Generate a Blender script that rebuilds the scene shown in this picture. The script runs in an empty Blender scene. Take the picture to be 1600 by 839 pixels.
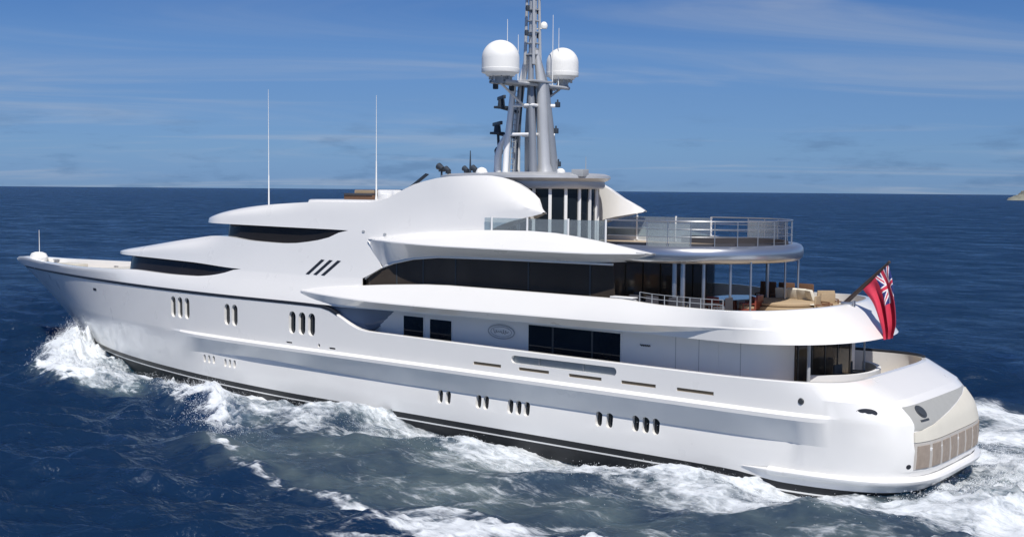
import bpy, bmesh, math, random
import numpy as np
from mathutils import Vector, Matrix

random.seed(7)
rng = np.random.default_rng(11)
SC = bpy.context.scene
COL = SC.collection
R = math.radians

# ------------------------------------------------------------------ camera
cam_d = bpy.data.cameras.new("camera")
cam = bpy.data.objects.new("camera", cam_d)
COL.objects.link(cam)
_C = (-15.3075, 46.8790, 10.8)
_R = (-0.77883563, -0.62717158, 0.00841869)
_U = (0.04806647, -0.04629668, 0.99777063)
_F = (0.62538363, -0.77750397, -0.06620343)
cam.matrix_world = Matrix(((_R[0], _U[0], -_F[0], _C[0]), (_R[1], _U[1], -_F[1], _C[1]),
                           (_R[2], _U[2], -_F[2], _C[2]), (0, 0, 0, 1)))
cam_d.sensor_width = 36
cam_d.lens = 41.625
cam_d.clip_start = 0.5
cam_d.clip_end = 60000
SC.camera = cam

# ------------------------------------------------------------------ sun and sky
SUN_EL, SUN_PHI = 55, 42            # height; bearing from dead astern towards port
sdir = Vector((-math.cos(R(SUN_EL)) * math.cos(R(SUN_PHI)), math.cos(R(SUN_EL)) * math.sin(R(SUN_PHI)), math.sin(R(SUN_EL))))
sun_d = bpy.data.lights.new("sun", 'SUN')
sun_d.energy = 4.7
sun_d.angle = R(0.5)
sun_d.color = (1.0, 0.955, 0.89)
sun = bpy.data.objects.new("sun", sun_d)
COL.objects.link(sun)
sun.rotation_euler = (-sdir).to_track_quat('-Z', 'Y').to_euler()

SC.view_settings.view_transform = 'Standard'
SC.view_settings.look = 'None'
SC.view_settings.exposure = 0.0
SC.view_settings.gamma = 1.0
SC.view_settings.use_curve_mapping = False

world = bpy.data.worlds.new("World")
SC.world = world
world.use_nodes = True


def build_world():
    nt = world.node_tree
    nt.nodes.clear()
    N, L = nt.nodes.new, nt.links.new
    out = N('ShaderNodeOutputWorld')
    bg = N('ShaderNodeBackground')
    bg.inputs['Strength'].default_value = 0.085
    sky = N('ShaderNodeTexSky')
    sky.sky_type = 'NISHITA'
    sky.sun_disc = False
    sky.sun_elevation = R(SUN_EL)
    sky.sun_rotation = math.atan2(sdir.x, sdir.y)
    sky.air_density = 1.0
    sky.dust_density = 0.0
    sky.ozone_density = 2.6
    tc = N('ShaderNodeTexCoord')
    sep = N('ShaderNodeSeparateXYZ')
    L(tc.outputs['Generated'], sep.inputs[0])

    def math_(op, a, b=None, c=None):
        n = N('ShaderNodeMath'); n.operation = op
        for i, v in enumerate((a, b, c)):
            if v is None: continue
            if isinstance(v, (int, float)): n.inputs[i].default_value = v
            else: L(v, n.inputs[i])
        return n.outputs[0]
    # clouds on a flat layer overhead: direction / height
    zc = math_('MAXIMUM', math_('ADD', sep.outputs[2], 0.06), 0.02)
    cx = math_('DIVIDE', sep.outputs[0], zc)
    cy = math_('DIVIDE', sep.outputs[1], zc)
    # rotate so that streaks run across the view
    a = R(38)
    u = math_('ADD', math_('MULTIPLY', cx, math.cos(a)), math_('MULTIPLY', cy, math.sin(a)))
    v = math_('SUBTRACT', math_('MULTIPLY', cy, math.cos(a)), math_('MULTIPLY', cx, math.sin(a)))
    comb = N('ShaderNodeCombineXYZ')
    L(math_('MULTIPLY', u, 0.17), comb.inputs[0]); L(math_('MULTIPLY', v, 0.36), comb.inputs[1]); comb.inputs[2].default_value = 7.9
    n1 = N('ShaderNodeTexNoise'); n1.inputs['Scale'].default_value = 1.3; n1.inputs['Detail'].default_value = 9
    n1.inputs['Roughness'].default_value = 0.56; n1.inputs['Distortion'].default_value = 1.4
    L(comb.outputs[0], n1.inputs['Vector'])
    mr = N('ShaderNodeMapRange'); mr.interpolation_type = 'SMOOTHSTEP'
    mr.inputs['From Min'].default_value = 0.46; mr.inputs['From Max'].default_value = 0.78
    L(n1.outputs[0], mr.inputs['Value'])
    high = math_('MULTIPLY', mr.outputs[0], 0.46)
    # low far bank of small clouds, close above the horizon
    comb2 = N('ShaderNodeCombineXYZ')
    L(math_('MULTIPLY', sep.outputs[0], 9.0), comb2.inputs[0])
    L(math_('MULTIPLY', sep.outputs[1], 9.0), comb2.inputs[1])
    L(math_('MULTIPLY', sep.outputs[2], 46.0), comb2.inputs[2])
    n2 = N('ShaderNodeTexNoise'); n2.inputs['Scale'].default_value = 1.5; n2.inputs['Detail'].default_value = 6
    n2.inputs['Roughness'].default_value = 0.6
    L(comb2.outputs[0], n2.inputs['Vector'])
    mr2 = N('ShaderNodeMapRange'); mr2.interpolation_type = 'SMOOTHSTEP'
    mr2.inputs['From Min'].default_value = 0.5; mr2.inputs['From Max'].default_value = 0.72
    L(n2.outputs[0], mr2.inputs['Value'])
    band = N('ShaderNodeMapRange'); band.interpolation_type = 'SMOOTHSTEP'
    band.inputs['From Min'].default_value = 0.075; band.inputs['From Max'].default_value = 0.03
    L(sep.outputs[2], band.inputs['Value'])
    low = math_('MULTIPLY', math_('MULTIPLY', mr2.outputs[0], band.outputs[0]), 0.6)
    tint = N('ShaderNodeMix'); tint.data_type = 'RGBA'; tint.blend_type = 'MULTIPLY'
    tint.inputs['Factor'].default_value = 1.0
    L(sky.outputs[0], tint.inputs['A'])
    # clear maritime air: less white near the horizon than the sky model gives
    ramp = N('ShaderNodeValToRGB')
    L(sep.outputs[2], ramp.inputs[0])
    cr = ramp.color_ramp
    cr.elements[0].position = 0.008; cr.elements[0].color = (*SKY[0][1], 1)
    cr.elements[1].position = 1.0; cr.elements[1].color = (*SKY[-1][1], 1)
    for pos, c in SKY[1:-1]:
        e = cr.elements.new(pos); e.color = (*c, 1)
    L(ramp.outputs[0], tint.inputs['B'])
    mix = N('ShaderNodeMix'); mix.data_type = 'RGBA'
    L(high, mix.inputs['Factor']); L(tint.outputs['Result'], mix.inputs['A'])
    mix.inputs['B'].default_value = (5.0, 5.6, 6.6, 1)
    mix2 = N('ShaderNodeMix'); mix2.data_type = 'RGBA'
    L(low, mix2.inputs['Factor']); L(mix.outputs['Result'], mix2.inputs['A'])
    mix2.inputs['B'].default_value = (1.36, 2.55, 4.6, 1)
    L(mix2.outputs['Result'], bg.inputs['Color'])
    L(bg.outputs[0], out.inputs[0])


SKY = [(0.008, (0.205, 0.38, 0.90)), (0.033, (0.265, 0.435, 0.86)), (0.075, (0.315, 0.470, 0.82)), (0.115, (0.350, 0.520, 0.85)),
       (0.151, (0.305, 0.490, 0.83)), (0.45, (0.42, 0.55, 0.82)), (1.0, (0.6, 0.7, 0.9))]
build_world()


# ------------------------------------------------------------------ materials
def principled(name, col, rough=0.4, metal=0.0, coat=0.0, vary=0.0, vscale=3.0, bump=0.0, bscale=40.0, ior=1.45, rvary=0.0, spec=None):
    m = bpy.data.materials.new(name)
    m.use_nodes = True
    nt = m.node_tree
    b = nt.nodes['Principled BSDF']
    b.inputs['Base Color'].default_value = (*col, 1)
    b.inputs['Roughness'].default_value = rough
    b.inputs['Metallic'].default_value = metal
    b.inputs['Coat Weight'].default_value = coat
    b.inputs['Coat Roughness'].default_value = 0.06
    b.inputs['IOR'].default_value = ior
    if spec is not None: b.inputs['Specular IOR Level'].default_value = spec
    tc = nt.nodes.new('ShaderNodeTexCoord')
    if vary or rvary:
        n = nt.nodes.new('ShaderNodeTexNoise')
        n.inputs['Scale'].default_value = vscale
        n.inputs['Detail'].default_value = 5
        nt.links.new(tc.outputs['Object'], n.inputs['Vector'])
        if vary:
            mx = nt.nodes.new('ShaderNodeMix'); mx.data_type = 'RGBA'
            mx.inputs['A'].default_value = (*[c * (1 - vary) for c in col], 1)
            mx.inputs['B'].default_value = (*[min(1, c * (1 + vary)) for c in col], 1)
            nt.links.new(n.outputs[0], mx.inputs['Factor'])
            nt.links.new(mx.outputs['Result'], b.inputs['Base Color'])
        if rvary:
            mr = nt.nodes.new('ShaderNodeMapRange')
            mr.inputs['To Min'].default_value = max(0.02, rough - rvary)
            mr.inputs['To Max'].default_value = rough + rvary
            nt.links.new(n.outputs[0], mr.inputs['Value'])
            nt.links.new(mr.outputs[0], b.inputs['Roughness'])
    if bump:
        n = nt.nodes.new('ShaderNodeTexNoise')
        n.inputs['Scale'].default_value = bscale
        n.inputs['Detail'].default_value = 4
        nt.links.new(tc.outputs['Object'], n.inputs['Vector'])
        bp = nt.nodes.new('ShaderNodeBump')
        bp.inputs['Strength'].default_value = bump
        bp.inputs['Distance'].default_value = 0.02
        nt.links.new(n.outputs[0], bp.inputs['Height'])
        nt.links.new(bp.outputs[0], b.inputs['Normal'])
        if coat: nt.links.new(bp.outputs[0], b.inputs['Coat Normal'])
    return m


WHITE = (0.82, 0.81, 0.785)
M = {}
M['white'] = principled('white_gelcoat', WHITE, 0.30, coat=0.8, vary=0.025, vscale=0.6, rvary=0.08, bump=0.09, bscale=0.9)
M['white2'] = principled('white_paint', (0.76, 0.765, 0.765), 0.42, vary=0.03, vscale=1.1)
M['boot'] = principled('black_boot_paint', (0.012, 0.014, 0.018), 0.35, vary=0.2)
M['bottom'] = principled('antifouling', (0.022, 0.024, 0.028), 0.5, vary=0.35, vscale=2.0)
M['stripe'] = principled('dark_rail', (0.02, 0.023, 0.03), 0.35, vary=0.1)
M['teak'] = principled('teak_deck', (0.42, 0.34, 0.25), 0.7, vary=0.15, vscale=6)
M['glass_dark'] = principled('dark_cabin_glass', (0.016, 0.014, 0.013), 0.08, vary=0.4, vscale=0.5, spec=0.2)
M['glass'] = principled('tinted_glass', (0.010, 0.014, 0.019), 0.05, vary=0.5, vscale=0.35, spec=0.5)
M['glass_warm'] = principled('tinted_saloon_glass', (0.065, 0.052, 0.040), 0.07, vary=0.7, vscale=0.3, spec=0.45)
M['bulkhead_shade'] = principled('shaded_bulkhead_white', (0.17, 0.21, 0.28), 0.12, vary=0.15, vscale=0.8)  # white bulkhead with its shade put into the colour
M['frame'] = principled('window_frame', (0.05, 0.055, 0.06), 0.4, vary=0.1)
M['silver'] = principled('brushed_silver', (0.60, 0.61, 0.63), 0.28, metal=0.9, vary=0.02)
M['steel'] = principled('polished_steel', (0.50, 0.51, 0.53), 0.3, metal=0.8, vary=0.04)
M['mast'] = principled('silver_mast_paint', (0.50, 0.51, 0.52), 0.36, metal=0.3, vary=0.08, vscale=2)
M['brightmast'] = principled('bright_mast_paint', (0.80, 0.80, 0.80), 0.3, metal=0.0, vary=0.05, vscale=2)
M['darkmast'] = principled('dark_equipment', (0.035, 0.045, 0.06), 0.5, vary=0.2)
M['grey'] = principled('grey_paint', (0.36, 0.38, 0.40), 0.5, vary=0.06)
M['radome'] = principled('radome_white', (0.82, 0.815, 0.79), 0.45, vary=0.02)
M['slotbrown'] = principled('freeing_port_teak', (0.20, 0.155, 0.10), 0.6, vary=0.2)
M['staff'] = principled('dark_staff', (0.05, 0.035, 0.03), 0.4, vary=0.2)
M['cream'] = principled('cream_panel', (0.62, 0.59, 0.51), 0.5, vary=0.05, vscale=1.5)
M['cushion'] = principled('cream_cushion', (0.70, 0.66, 0.56), 0.9, vary=0.06, bump=0.3, bscale=30)
M['wicker'] = principled('brown_wicker', (0.16, 0.085, 0.05), 0.75, vary=0.45, vscale=30, bump=0.6, bscale=90)
M['wood'] = principled('varnished_teak', (0.22, 0.11, 0.055), 0.35, vary=0.3, vscale=8, coat=0.3)
M['redwood'] = principled('mahogany', (0.22, 0.05, 0.03), 0.35, vary=0.3, vscale=8, coat=0.3)
M['tan'] = principled('tan_upholstery', (0.40, 0.30, 0.19), 0.85, vary=0.12, vscale=12, bump=0.3, bscale=50)
M['darkcushion'] = principled('dark_upholstery', (0.05, 0.05, 0.06), 0.85, vary=0.2, vscale=10)
M['blueglass'] = principled('pale_blue_tabletop', (0.22, 0.36, 0.45), 0.12, vary=0.1)
M['taupe'] = principled('taupe_slats', (0.33, 0.27, 0.22), 0.6, vary=0.25, vscale=5)
M['flagred'] = principled('ensign_red', (0.55, 0.035, 0.075), 0.8, vary=0.12, vscale=6)
M['flagwhite'] = principled('ensign_white', (0.72, 0.70, 0.72), 0.8, vary=0.05)
M['flagblue'] = principled('ensign_blue', (0.02, 0.03, 0.16), 0.8, vary=0.1)
M['rock'] = principled('headland_rock', (0.22, 0.22, 0.18), 0.9, vary=0.5, vscale=0.02)
M['logo'] = principled('grey_logo_lettering', (0.40, 0.42, 0.45), 0.5, vary=0.05)


def clear_glass(name, tint=(0.75, 0.82, 0.86), alpha=0.3):
    m = bpy.data.materials.new(name)
    m.use_nodes = True
    nt = m.node_tree
    nt.nodes.clear()
    out = nt.nodes.new('ShaderNodeOutputMaterial')
    mix = nt.nodes.new('ShaderNodeMixShader')
    tr = nt.nodes.new('ShaderNodeBsdfTransparent'); tr.inputs[0].default_value = (*tint, 1)
    gl = nt.nodes.new('ShaderNodeBsdfPrincipled'); gl.inputs['Base Color'].default_value = (0.5, 0.55, 0.58, 1)
    gl.inputs['Roughness'].default_value = 0.1
    n = nt.nodes.new('ShaderNodeTexNoise'); n.inputs['Scale'].default_value = 1.0
    mr = nt.nodes.new('ShaderNodeMapRange'); mr.inputs['To Min'].default_value = alpha * 0.6; mr.inputs['To Max'].default_value = alpha * 0.9
    tcn = nt.nodes.new('ShaderNodeTexCoord')
    nt.links.new(tcn.outputs['Object'], n.inputs['Vector'])
    nt.links.new(n.outputs[0], mr.inputs['Value'])
    nt.links.new(mr.outputs[0], mix.inputs[0])
    nt.links.new(tr.outputs[0], mix.inputs[1]); nt.links.new(gl.outputs[0], mix.inputs[2])
    nt.links.new(mix.outputs[0], out.inputs[0])
    return m


M['rail_glass'] = clear_glass('balustrade_glass')


# ------------------------------------------------------------------ helpers
def link(name, me, mats, parent=None, sharp=35, smooth=True):
    o = bpy.data.objects.new(name, me)
    COL.objects.link(o)
    if not isinstance(mats, (list, tuple)): mats = [mats]
    for m in mats: me.materials.append(m)
    if parent is not None: o.parent = parent
    return o


def mark_sharp(bm, sharp, knuckle=None):
    """knuckle: a smaller limit for edges that run fore and aft"""
    ca = math.cos(R(sharp)); ck = math.cos(R(knuckle)) if knuckle else ca
    for f in bm.faces: f.smooth = True
    for e in bm.edges:
        if len(e.link_faces) == 2:
            d = (e.verts[1].co - e.verts[0].co)
            lon = abs(d.x) > 0.8 * d.length or abs(d.z) < 0.15 * d.length
            e.smooth = e.link_faces[0].normal.dot(e.link_faces[1].normal) > (ck if lon else ca)


def finish(bm, name, mats, parent=None, sharp=35, recalc=True, merge=1e-4, knuckle=None):
    if merge: bmesh.ops.remove_doubles(bm, verts=bm.verts, dist=merge)
    bmesh.ops.dissolve_degenerate(bm, edges=bm.edges, dist=1e-5)
    if recalc: bmesh.ops.recalc_face_normals(bm, faces=bm.faces)
    mark_sharp(bm, sharp, knuckle)
    me = bpy.data.meshes.new(name)
    bm.to_mesh(me)
    bm.free()
    return link(name, me, mats, parent)


def empty(name, loc=(0, 0, 0), rz=0.0, label=None, cat=None, group=None):
    o = bpy.data.objects.new(name, None)
    COL.objects.link(o)
    o.location = loc
    o.rotation_euler = (0, 0, rz)
    if label: tag(o, label, cat, group)
    return o


def tag(o, label, cat, group=None, kind=None):
    if label: o['label'] = label
    if cat: o['category'] = cat
    if group: o['group'] = group
    if kind: o['kind'] = kind
    return o


def interp(pts):
    """monotone cubic through (x, y) points"""
    pts = sorted(pts)
    X = [p[0] for p in pts]; Y = [p[1] for p in pts]
    n = len(X)
    d = [(Y[i + 1] - Y[i]) / (X[i + 1] - X[i]) for i in range(n - 1)]
    m = [d[0]] + [0 if d[i - 1] * d[i] <= 0 else 2 * d[i - 1] * d[i] / (d[i - 1] + d[i]) for i in range(1, n - 1)] + [d[-1]]

    def f(x):
        if x <= X[0]: return Y[0]
        if x >= X[-1]: return Y[-1]
        lo, hi = 0, n - 1
        while hi - lo > 1:
            k = (lo + hi) // 2
            if X[k] <= x: lo = k
            else: hi = k
        h = X[lo + 1] - X[lo]; t = (x - X[lo]) / h
        return ((1 + 2 * t) * (1 - t) ** 2 * Y[lo] + t * (1 - t) ** 2 * h * m[lo] + t * t * (3 - 2 * t) * Y[lo + 1] + t * t * (t - 1) * h * m[lo + 1])
    return f


def lin(pts):
    pts = sorted(pts)
    X = [p[0] for p in pts]; Y = [p[1] for p in pts]
    return lambda x: float(np.interp(x, X, Y))


def sst(a, b, x):
    t = min(1, max(0, (x - a) / (b - a)))
    return t * t * (3 - 2 * t)


def add_grid(bm, G, mat=None, both=True, only=None):
    """G rows of (x,y,z), port half; both: mirrored to starboard too. mat: int or function(row)->int"""
    for s in ((only,) if only else (1, -1) if both else (1,)):
        V = [[bm.verts.new((p[0], s * p[1], p[2])) for p in row] for row in G]
        for i in range(len(G) - 1):
            for j in range(len(G[i]) - 1):
                q = [V[i][j], V[i][j + 1], V[i + 1][j + 1], V[i + 1][j]]
                if s < 0: q.reverse()
                try: f = bm.faces.new(q)
                except ValueError: continue
                if mat is not None: f.material_index = mat if isinstance(mat, int) else mat(i)


def add_box(bm, c, s, rz=0.0, bevel=0.0, taper=1.0, mat=0):
    hx, hy, hz = s[0] / 2, s[1] / 2, s[2] / 2
    tmp = bmesh.new()
    vs = []
    for z in (-hz, hz):
        k = taper if z > 0 else 1
        vs.append([tmp.verts.new((x * k, y * k, z)) for x, y in ((-hx, -hy), (hx, -hy), (hx, hy), (-hx, hy))])
    tmp.faces.new(vs[0][::-1]); tmp.faces.new(vs[1])
    for i in range(4):
        tmp.faces.new((vs[0][i], vs[0][(i + 1) % 4], vs[1][(i + 1) % 4], vs[1][i]))
    if bevel: bmesh.ops.bevel(tmp, geom=tmp.edges[:], offset=bevel, segments=2, profile=0.6, affect='EDGES')
    mtx = Matrix.Translation(c) @ Matrix.Rotation(rz, 4, 'Z')
    _merge(bm, tmp, mtx, mat)


def _merge(bm, tmp, mtx, mat=0):
    mp = {v: bm.verts.new(mtx @ v.co) for v in tmp.verts}
    for f in tmp.faces:
        try: g = bm.faces.new([mp[v] for v in f.verts]); g.material_index = mat
        except ValueError: pass
    tmp.free()


def add_tube(bm, path, rad, n=10, caps=True, mat=0):
    P = [Vector(p) for p in path]
    if not isinstance(rad, (list, tuple)): rad = [rad] * len(P)
    rings = []
    up = None
    for i, p in enumerate(P):
        t = (P[min(i + 1, len(P) - 1)] - P[max(i - 1, 0)]).normalized()
        if up is None:
            up = Vector((0, 0, 1)) if abs(t.z) < 0.9 else Vector((1, 0, 0))
        a = t.cross(up).normalized(); b = a.cross(t).normalized(); up = b
        rings.append([bm.verts.new(p + rad[i] * (math.cos(2 * math.pi * k / n) * a + math.sin(2 * math.pi * k / n) * b)) for k in range(n)])
    for i in range(len(P) - 1):
        for k in range(n):
            f = bm.faces.new((rings[i][k], rings[i][(k + 1) % n], rings[i + 1][(k + 1) % n], rings[i + 1][k])); f.material_index = mat
    if caps:
        bm.faces.new(rings[0][::-1]).material_index = mat
        bm.faces.new(rings[-1]).material_index = mat


def add_lathe(bm, prof, c=(0, 0, 0), n=28, sx=1.0, sy=1.0, mat=0):
    """prof list of (r, z), rotated about a vertical axis through c"""
    rings = []
    for r, z in prof:
        if r < 1e-5: rings.append([bm.verts.new((c[0], c[1], c[2] + z))])
        else: rings.append([bm.verts.new((c[0] + sx * r * math.cos(2 * math.pi * k / n), c[1] + sy * r * math.sin(2 * math.pi * k / n), c[2] + z)) for k in range(n)])
    for a, b in zip(rings, rings[1:]):
        if len(a) == 1 and len(b) == 1: continue
        for k in range(n):
            k2 = (k + 1) % n
            if len(a) == 1: q = (a[0], b[k2], b[k])
            elif len(b) == 1: q = (a[k], a[k2], b[0])
            else: q = (a[k], a[k2], b[k2], b[k])
            bm.faces.new(q).material_index = mat


def add_prism(bm, poly, y0, y1, yfun=None, mat=0):
    """poly of (x,z) extruded in y from y0 to y1"""
    A = [bm.verts.new((x, y0 if yfun is None else yfun(x, z) + y0, z)) for x, z in poly]
    B = [bm.verts.new((x, y1 if yfun is None else yfun(x, z) + y1, z)) for x, z in poly]
    bm.faces.new(A).material_index = mat
    bm.faces.new(B[::-1]).material_index = mat
    n = len(poly)
    for i in range(n):
        bm.faces.new((A[i], B[i], B[(i + 1) % n], A[(i + 1) % n])).material_index = mat


def add_sheet(bm, poly, yfun, thick, step=0.4, mat=0):
    """outline (x,z) laid on the surface y=yfun(x,z), with thickness inwards, gridded so that it curves"""
    tmp = bmesh.new()
    vs = [tmp.verts.new((x, 0, z)) for x, z in poly]
    es = [tmp.edges.new((vs[i], vs[(i + 1) % len(vs)])) for i in range(len(vs))]
    bmesh.ops.triangle_fill(tmp, edges=es, use_beauty=True)
    xs = [p[0] for p in poly]; zs = [p[1] for p in poly]
    x = min(xs) + step
    while x < max(xs):
        bmesh.ops.bisect_plane(tmp, geom=tmp.verts[:] + tmp.edges[:] + tmp.faces[:], plane_co=(x, 0, 0), plane_no=(1, 0, 0)); x += step
    z = min(zs) + step
    while z < max(zs):
        bmesh.ops.bisect_plane(tmp, geom=tmp.verts[:] + tmp.edges[:] + tmp.faces[:], plane_co=(0, 0, z), plane_no=(0, 0, 1)); z += step
    mp, mq = {}, {}
    for v in tmp.verts:
        y = yfun(v.co.x, v.co.z)
        mp[v] = bm.verts.new((v.co.x, y, v.co.z)); mq[v] = bm.verts.new((v.co.x, y - thick, v.co.z))
    for f in tmp.faces:
        bm.faces.new([mp[v] for v in f.verts]).material_index = mat
        bm.faces.new([mq[v] for v in reversed(f.verts[:])]).material_index = mat
    for e in tmp.edges:
        if len(e.link_faces) == 1:
            a, b = e.verts
            bm.faces.new((mp[a], mp[b], mq[b], mq[a])).material_index = mat
    tmp.free()


def stadium(cx, cz, w, h, n=7, slant=0.0):
    r = min(w, h) / 2
    pts = []
    if h >= w:
        for k in range(n + 1):
            a = math.pi * k / n; pts.append((cx + r * math.cos(a), cz + h / 2 - r + r * math.sin(a)))
        for k in range(n + 1):
            a = math.pi + math.pi * k / n; pts.append((cx + r * math.cos(a), cz - h / 2 + r + r * math.sin(a)))
    else:
        for k in range(n + 1):
            a = -math.pi / 2 + math.pi * k / n; pts.append((cx + w / 2 - r + r * math.cos(a), cz + r * math.sin(a)))
        for k in range(n + 1):
            a = math.pi / 2 + math.pi * k / n; pts.append((cx - w / 2 + r + r * math.cos(a), cz + r * math.sin(a)))
    return [(x + slant * (z - cz), z) for x, z in pts]


SEA = -0.62
exec_parts = []

# ================================================================== YACHT
yacht = empty('yacht', (0, 0, 0), 0, 'long white motor yacht under way with silver radar mast and dark windows', 'yacht')

stem = interp([(-3.2, 57.5), (-0.78, 60.5), (0.24, 62.0), (1.83, 64.6), (3.18, 67.0), (4.52, 69.6), (5.2, 71.5), (5.8, 72.2)])
stern = interp([(-1.5, 1.5), (-0.6, 0.3), (0.3, -0.15), (1.2, -0.2), (2.0, 0.0), (2.6, 0.42), (3.1, 1.05), (3.64, 2.3), (3.7, 2.45), (5.0, 2.5)])


def plan(x, z, B):
    """half breadth of the hull at height z"""
    k = min(1, max(0, (z + 0.2) / 4.95))
    p = 2.75 + (1.85 - 2.75) * k; Le = 30 + 4 * k; xb = stem(z)
    t = (xb - x) / Le
    if t <= 0: return 0.0
    return B if t >= 1 else B * (1 - (1 - t) ** p)


def D(x): return plan(x, 4.75, 5.5)


ztop = interp([(3, 3.64), (8, 3.57), (16, 3.60), (25.9, 3.68), (27.4, 3.70), (28.2, 3.86), (29.3, 4.32), (30.0, 4.58), (30.8, 4.70), (33, 4.72), (72, 4.72)])
boot_rise = interp([(0, -0.22), (4.6, -0.2), (7.2, 0), (32, 0), (38, 0.06), (46, 0.2), (54, 0.3), (64, 0.45)])
ledge_f = lambda x: sst(44.5, 41.0, x) * sst(2.7, 3.3, x)
band_f = lambda x: sst(44.0, 34.0, x) * sst(3.95, 4.3, x)
deck_z = lambda x: 2.62 + 2.08 * sst(29.2, 30.6, x)
E_N = lin([(-0.5, 4.4), (1.2, 4.5), (2.6, 5.0), (3.6, 6.0)])
E_M = lin([(-0.5, 3.2), (1.2, 3.3), (2.6, 3.6), (3.6, 4.4)])
XS0 = [8, 8.5, 9.5, 11, 12.5, 14, 15.5, 17, 18.5, 20, 21.5, 23, 24.5, 25.5, 26.2, 26.8, 27.3, 27.8, 28.2, 28.6, 29, 29.4, 29.8, 30.3] + \
      [30.9, 31.6, 32.5] + [33.5 + i * 1.25 for i in range(21)] + [59.6, 61, 62.3, 63.5, 64.6, 65.6, 66.5, 67.3, 68, 68.6, 69.1, 69.5, 69.8, 70]
TH = [0.004, 0.02, 0.06, 0.10, 0.14, 0.17, 0.2, 0.23, 0.26, 0.29, 0.32, 0.35, 0.39, 0.44, 0.48, 0.52, 0.58, 0.64, 0.7, 0.76, 0.82, 0.88, 0.94, 1.02, 1.12, 1.24, 1.36, 1.47, math.pi / 2]
# row: (z(x), full half breadth, offset(x), material)
HR = [
    (lambda x: -3.0, None, 0, 1),
    (lambda x: -2.2, 3.6, lambda x: 0, 1),
    (lambda x: -1.2, 5.0, lambda x: 0, 1),
    (lambda x: -0.49 + boot_rise(x), 5.27, lambda x: 0, 0),
    (lambda x: -0.42 + boot_rise(x), 5.28, lambda x: 0, 2),
    (lambda x: -0.14 + boot_rise(x), 5.33, lambda x: 0, 0),
    (lambda x: 0.55 + 0.4 * boot_rise(x), 5.40, lambda x: -0.03 * band_f(x), 0),
    (lambda x: 1.25 + 0.3 * band_f(x) * sst(25, 40, x), 5.45, lambda x: -0.16 * band_f(x), 0),
    (lambda x: 2.20, 5.52, lambda x: 0.26 * ledge_f(x), 0),
    (lambda x: 2.36, 5.55, lambda x: 0.235 * ledge_f(x), 0),
    (lambda x: 2.47, 5.55, lambda x: 0.01 * ledge_f(x), 0),
    (lambda x: 2.5 + (ztop(x) - 2.5) * 0.45, 5.55, lambda x: 0, 0),
    (lambda x: ztop(x) - 0.03, 5.53, lambda x: 0, 0),
    (lambda x: ztop(x), 5.53, lambda x: -0.03, 0),
    (lambda x: ztop(x), 5.53, lambda x: -0.24, 0),
    (lambda x: deck_z(x), 5.53, lambda x: -0.26, 3),
]


def hull_row(k):
    zf, B, off, _ = HR[k]
    if B is None:
        return [(p[0], 0.0, -3.0) for p in hull_row(1)]
    out = []
    zb = zf(66)
    xb = stem(zb)
    for x0 in reversed(XS0):
        x = x0 if x0 <= 30.3 else 30.3 + (x0 - 30.3) * (xb - 30.3) / (70 - 30.3)
        z = zf(x)
        y = max(0.0, plan(x, zb if x > 31 else z, B) + (off(x) if plan(x, zb, B) > 0.3 else 0))
        if x0 == 70: y = 0.0
        out.append((x, y, z))
    za = zf(3)
    xa = stern(za)
    for th in TH:
        c, s = max(0.0, math.cos(th)), math.sin(th)
        x = 8 - (8 - xa) * s ** (2 / E_M(za))
        y = (B + (off(x) if c > 1e-6 else 0)) * c ** (2 / E_N(za))
        if k in (13, 14, 15) and B:      # rim follows the round of the stern inwards
            x += -off(8) * s ** 2
        out.append((x, y, zf(x)))
    return out


def hull_y(x, z):
    ys, zs = [], []
    for k in range(1, 13):
        zf, B, off, _ = HR[k]
        zz = zf(x)
        ys.append(plan(x, zf(66), B) + off(x)); zs.append(zz)
    return float(np.interp(z, zs, ys))


def build_hull():
    bm = bmesh.new()
    G = [hull_row(k) for k in range(len(HR))]
    G.append([(p[0], 0.0, p[2] + 0.04) for p in G[-1]])
    # material of the band between row k and k+1
    mt = {0: 1, 1: 1, 2: 1, 3: 0, 4: 2, 13: 0, 15: 3}
    add_grid(bm, G, lambda i: mt.get(i, 0))
    return finish(bm, 'hull', [M['white'], M['bottom'], M['boot'], M['teak']], yacht, 28, knuckle=12)


hull = build_hull()

# porthole positions (x, z, w, h)
PH = []
for x in (43.9, 43.15, 42.4): PH.append((x, 3.76, 0.52, 1.25))
for x in (38.42, 37.72): PH.append((x, 3.72, 0.52, 1.2))
for x in (32.85, 32.08, 31.33): PH.append((x, 3.70, 0.54, 1.2))
for x in (22.45, 21.95): PH.append((x, 0.93, 0.34, 0.64))
for x in (20.05, 19.6): PH.append((x, 0.97, 0.34, 0.64))
for x in (18.15, 17.68, 17.2): PH.append((x, 0.97, 0.34, 0.66))
for x in (13.27, 12.72): PH.append((x, 1.03, 0.34, 0.66))
for x in (11.4, 10.9, 10.4): PH.append((x, 1.08, 0.34, 0.70))
for x in (40.9, 40.45, 40.0): PH.append((x, 0.98, 0.22, 0.46))
for x in (38.9, 38.48, 38.05): PH.append((x, 0.93, 0.22, 0.46))
SLOTS = [(19.36, 2.80, 1.66), (16.65, 2.80, 1.7), (13.86, 2.80, 1.72), (11.15, 2.80, 1.7), (8.46, 2.80, 1.7)]
OPEN = (15.1, 3.19, 5.7, 0.36)


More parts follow.
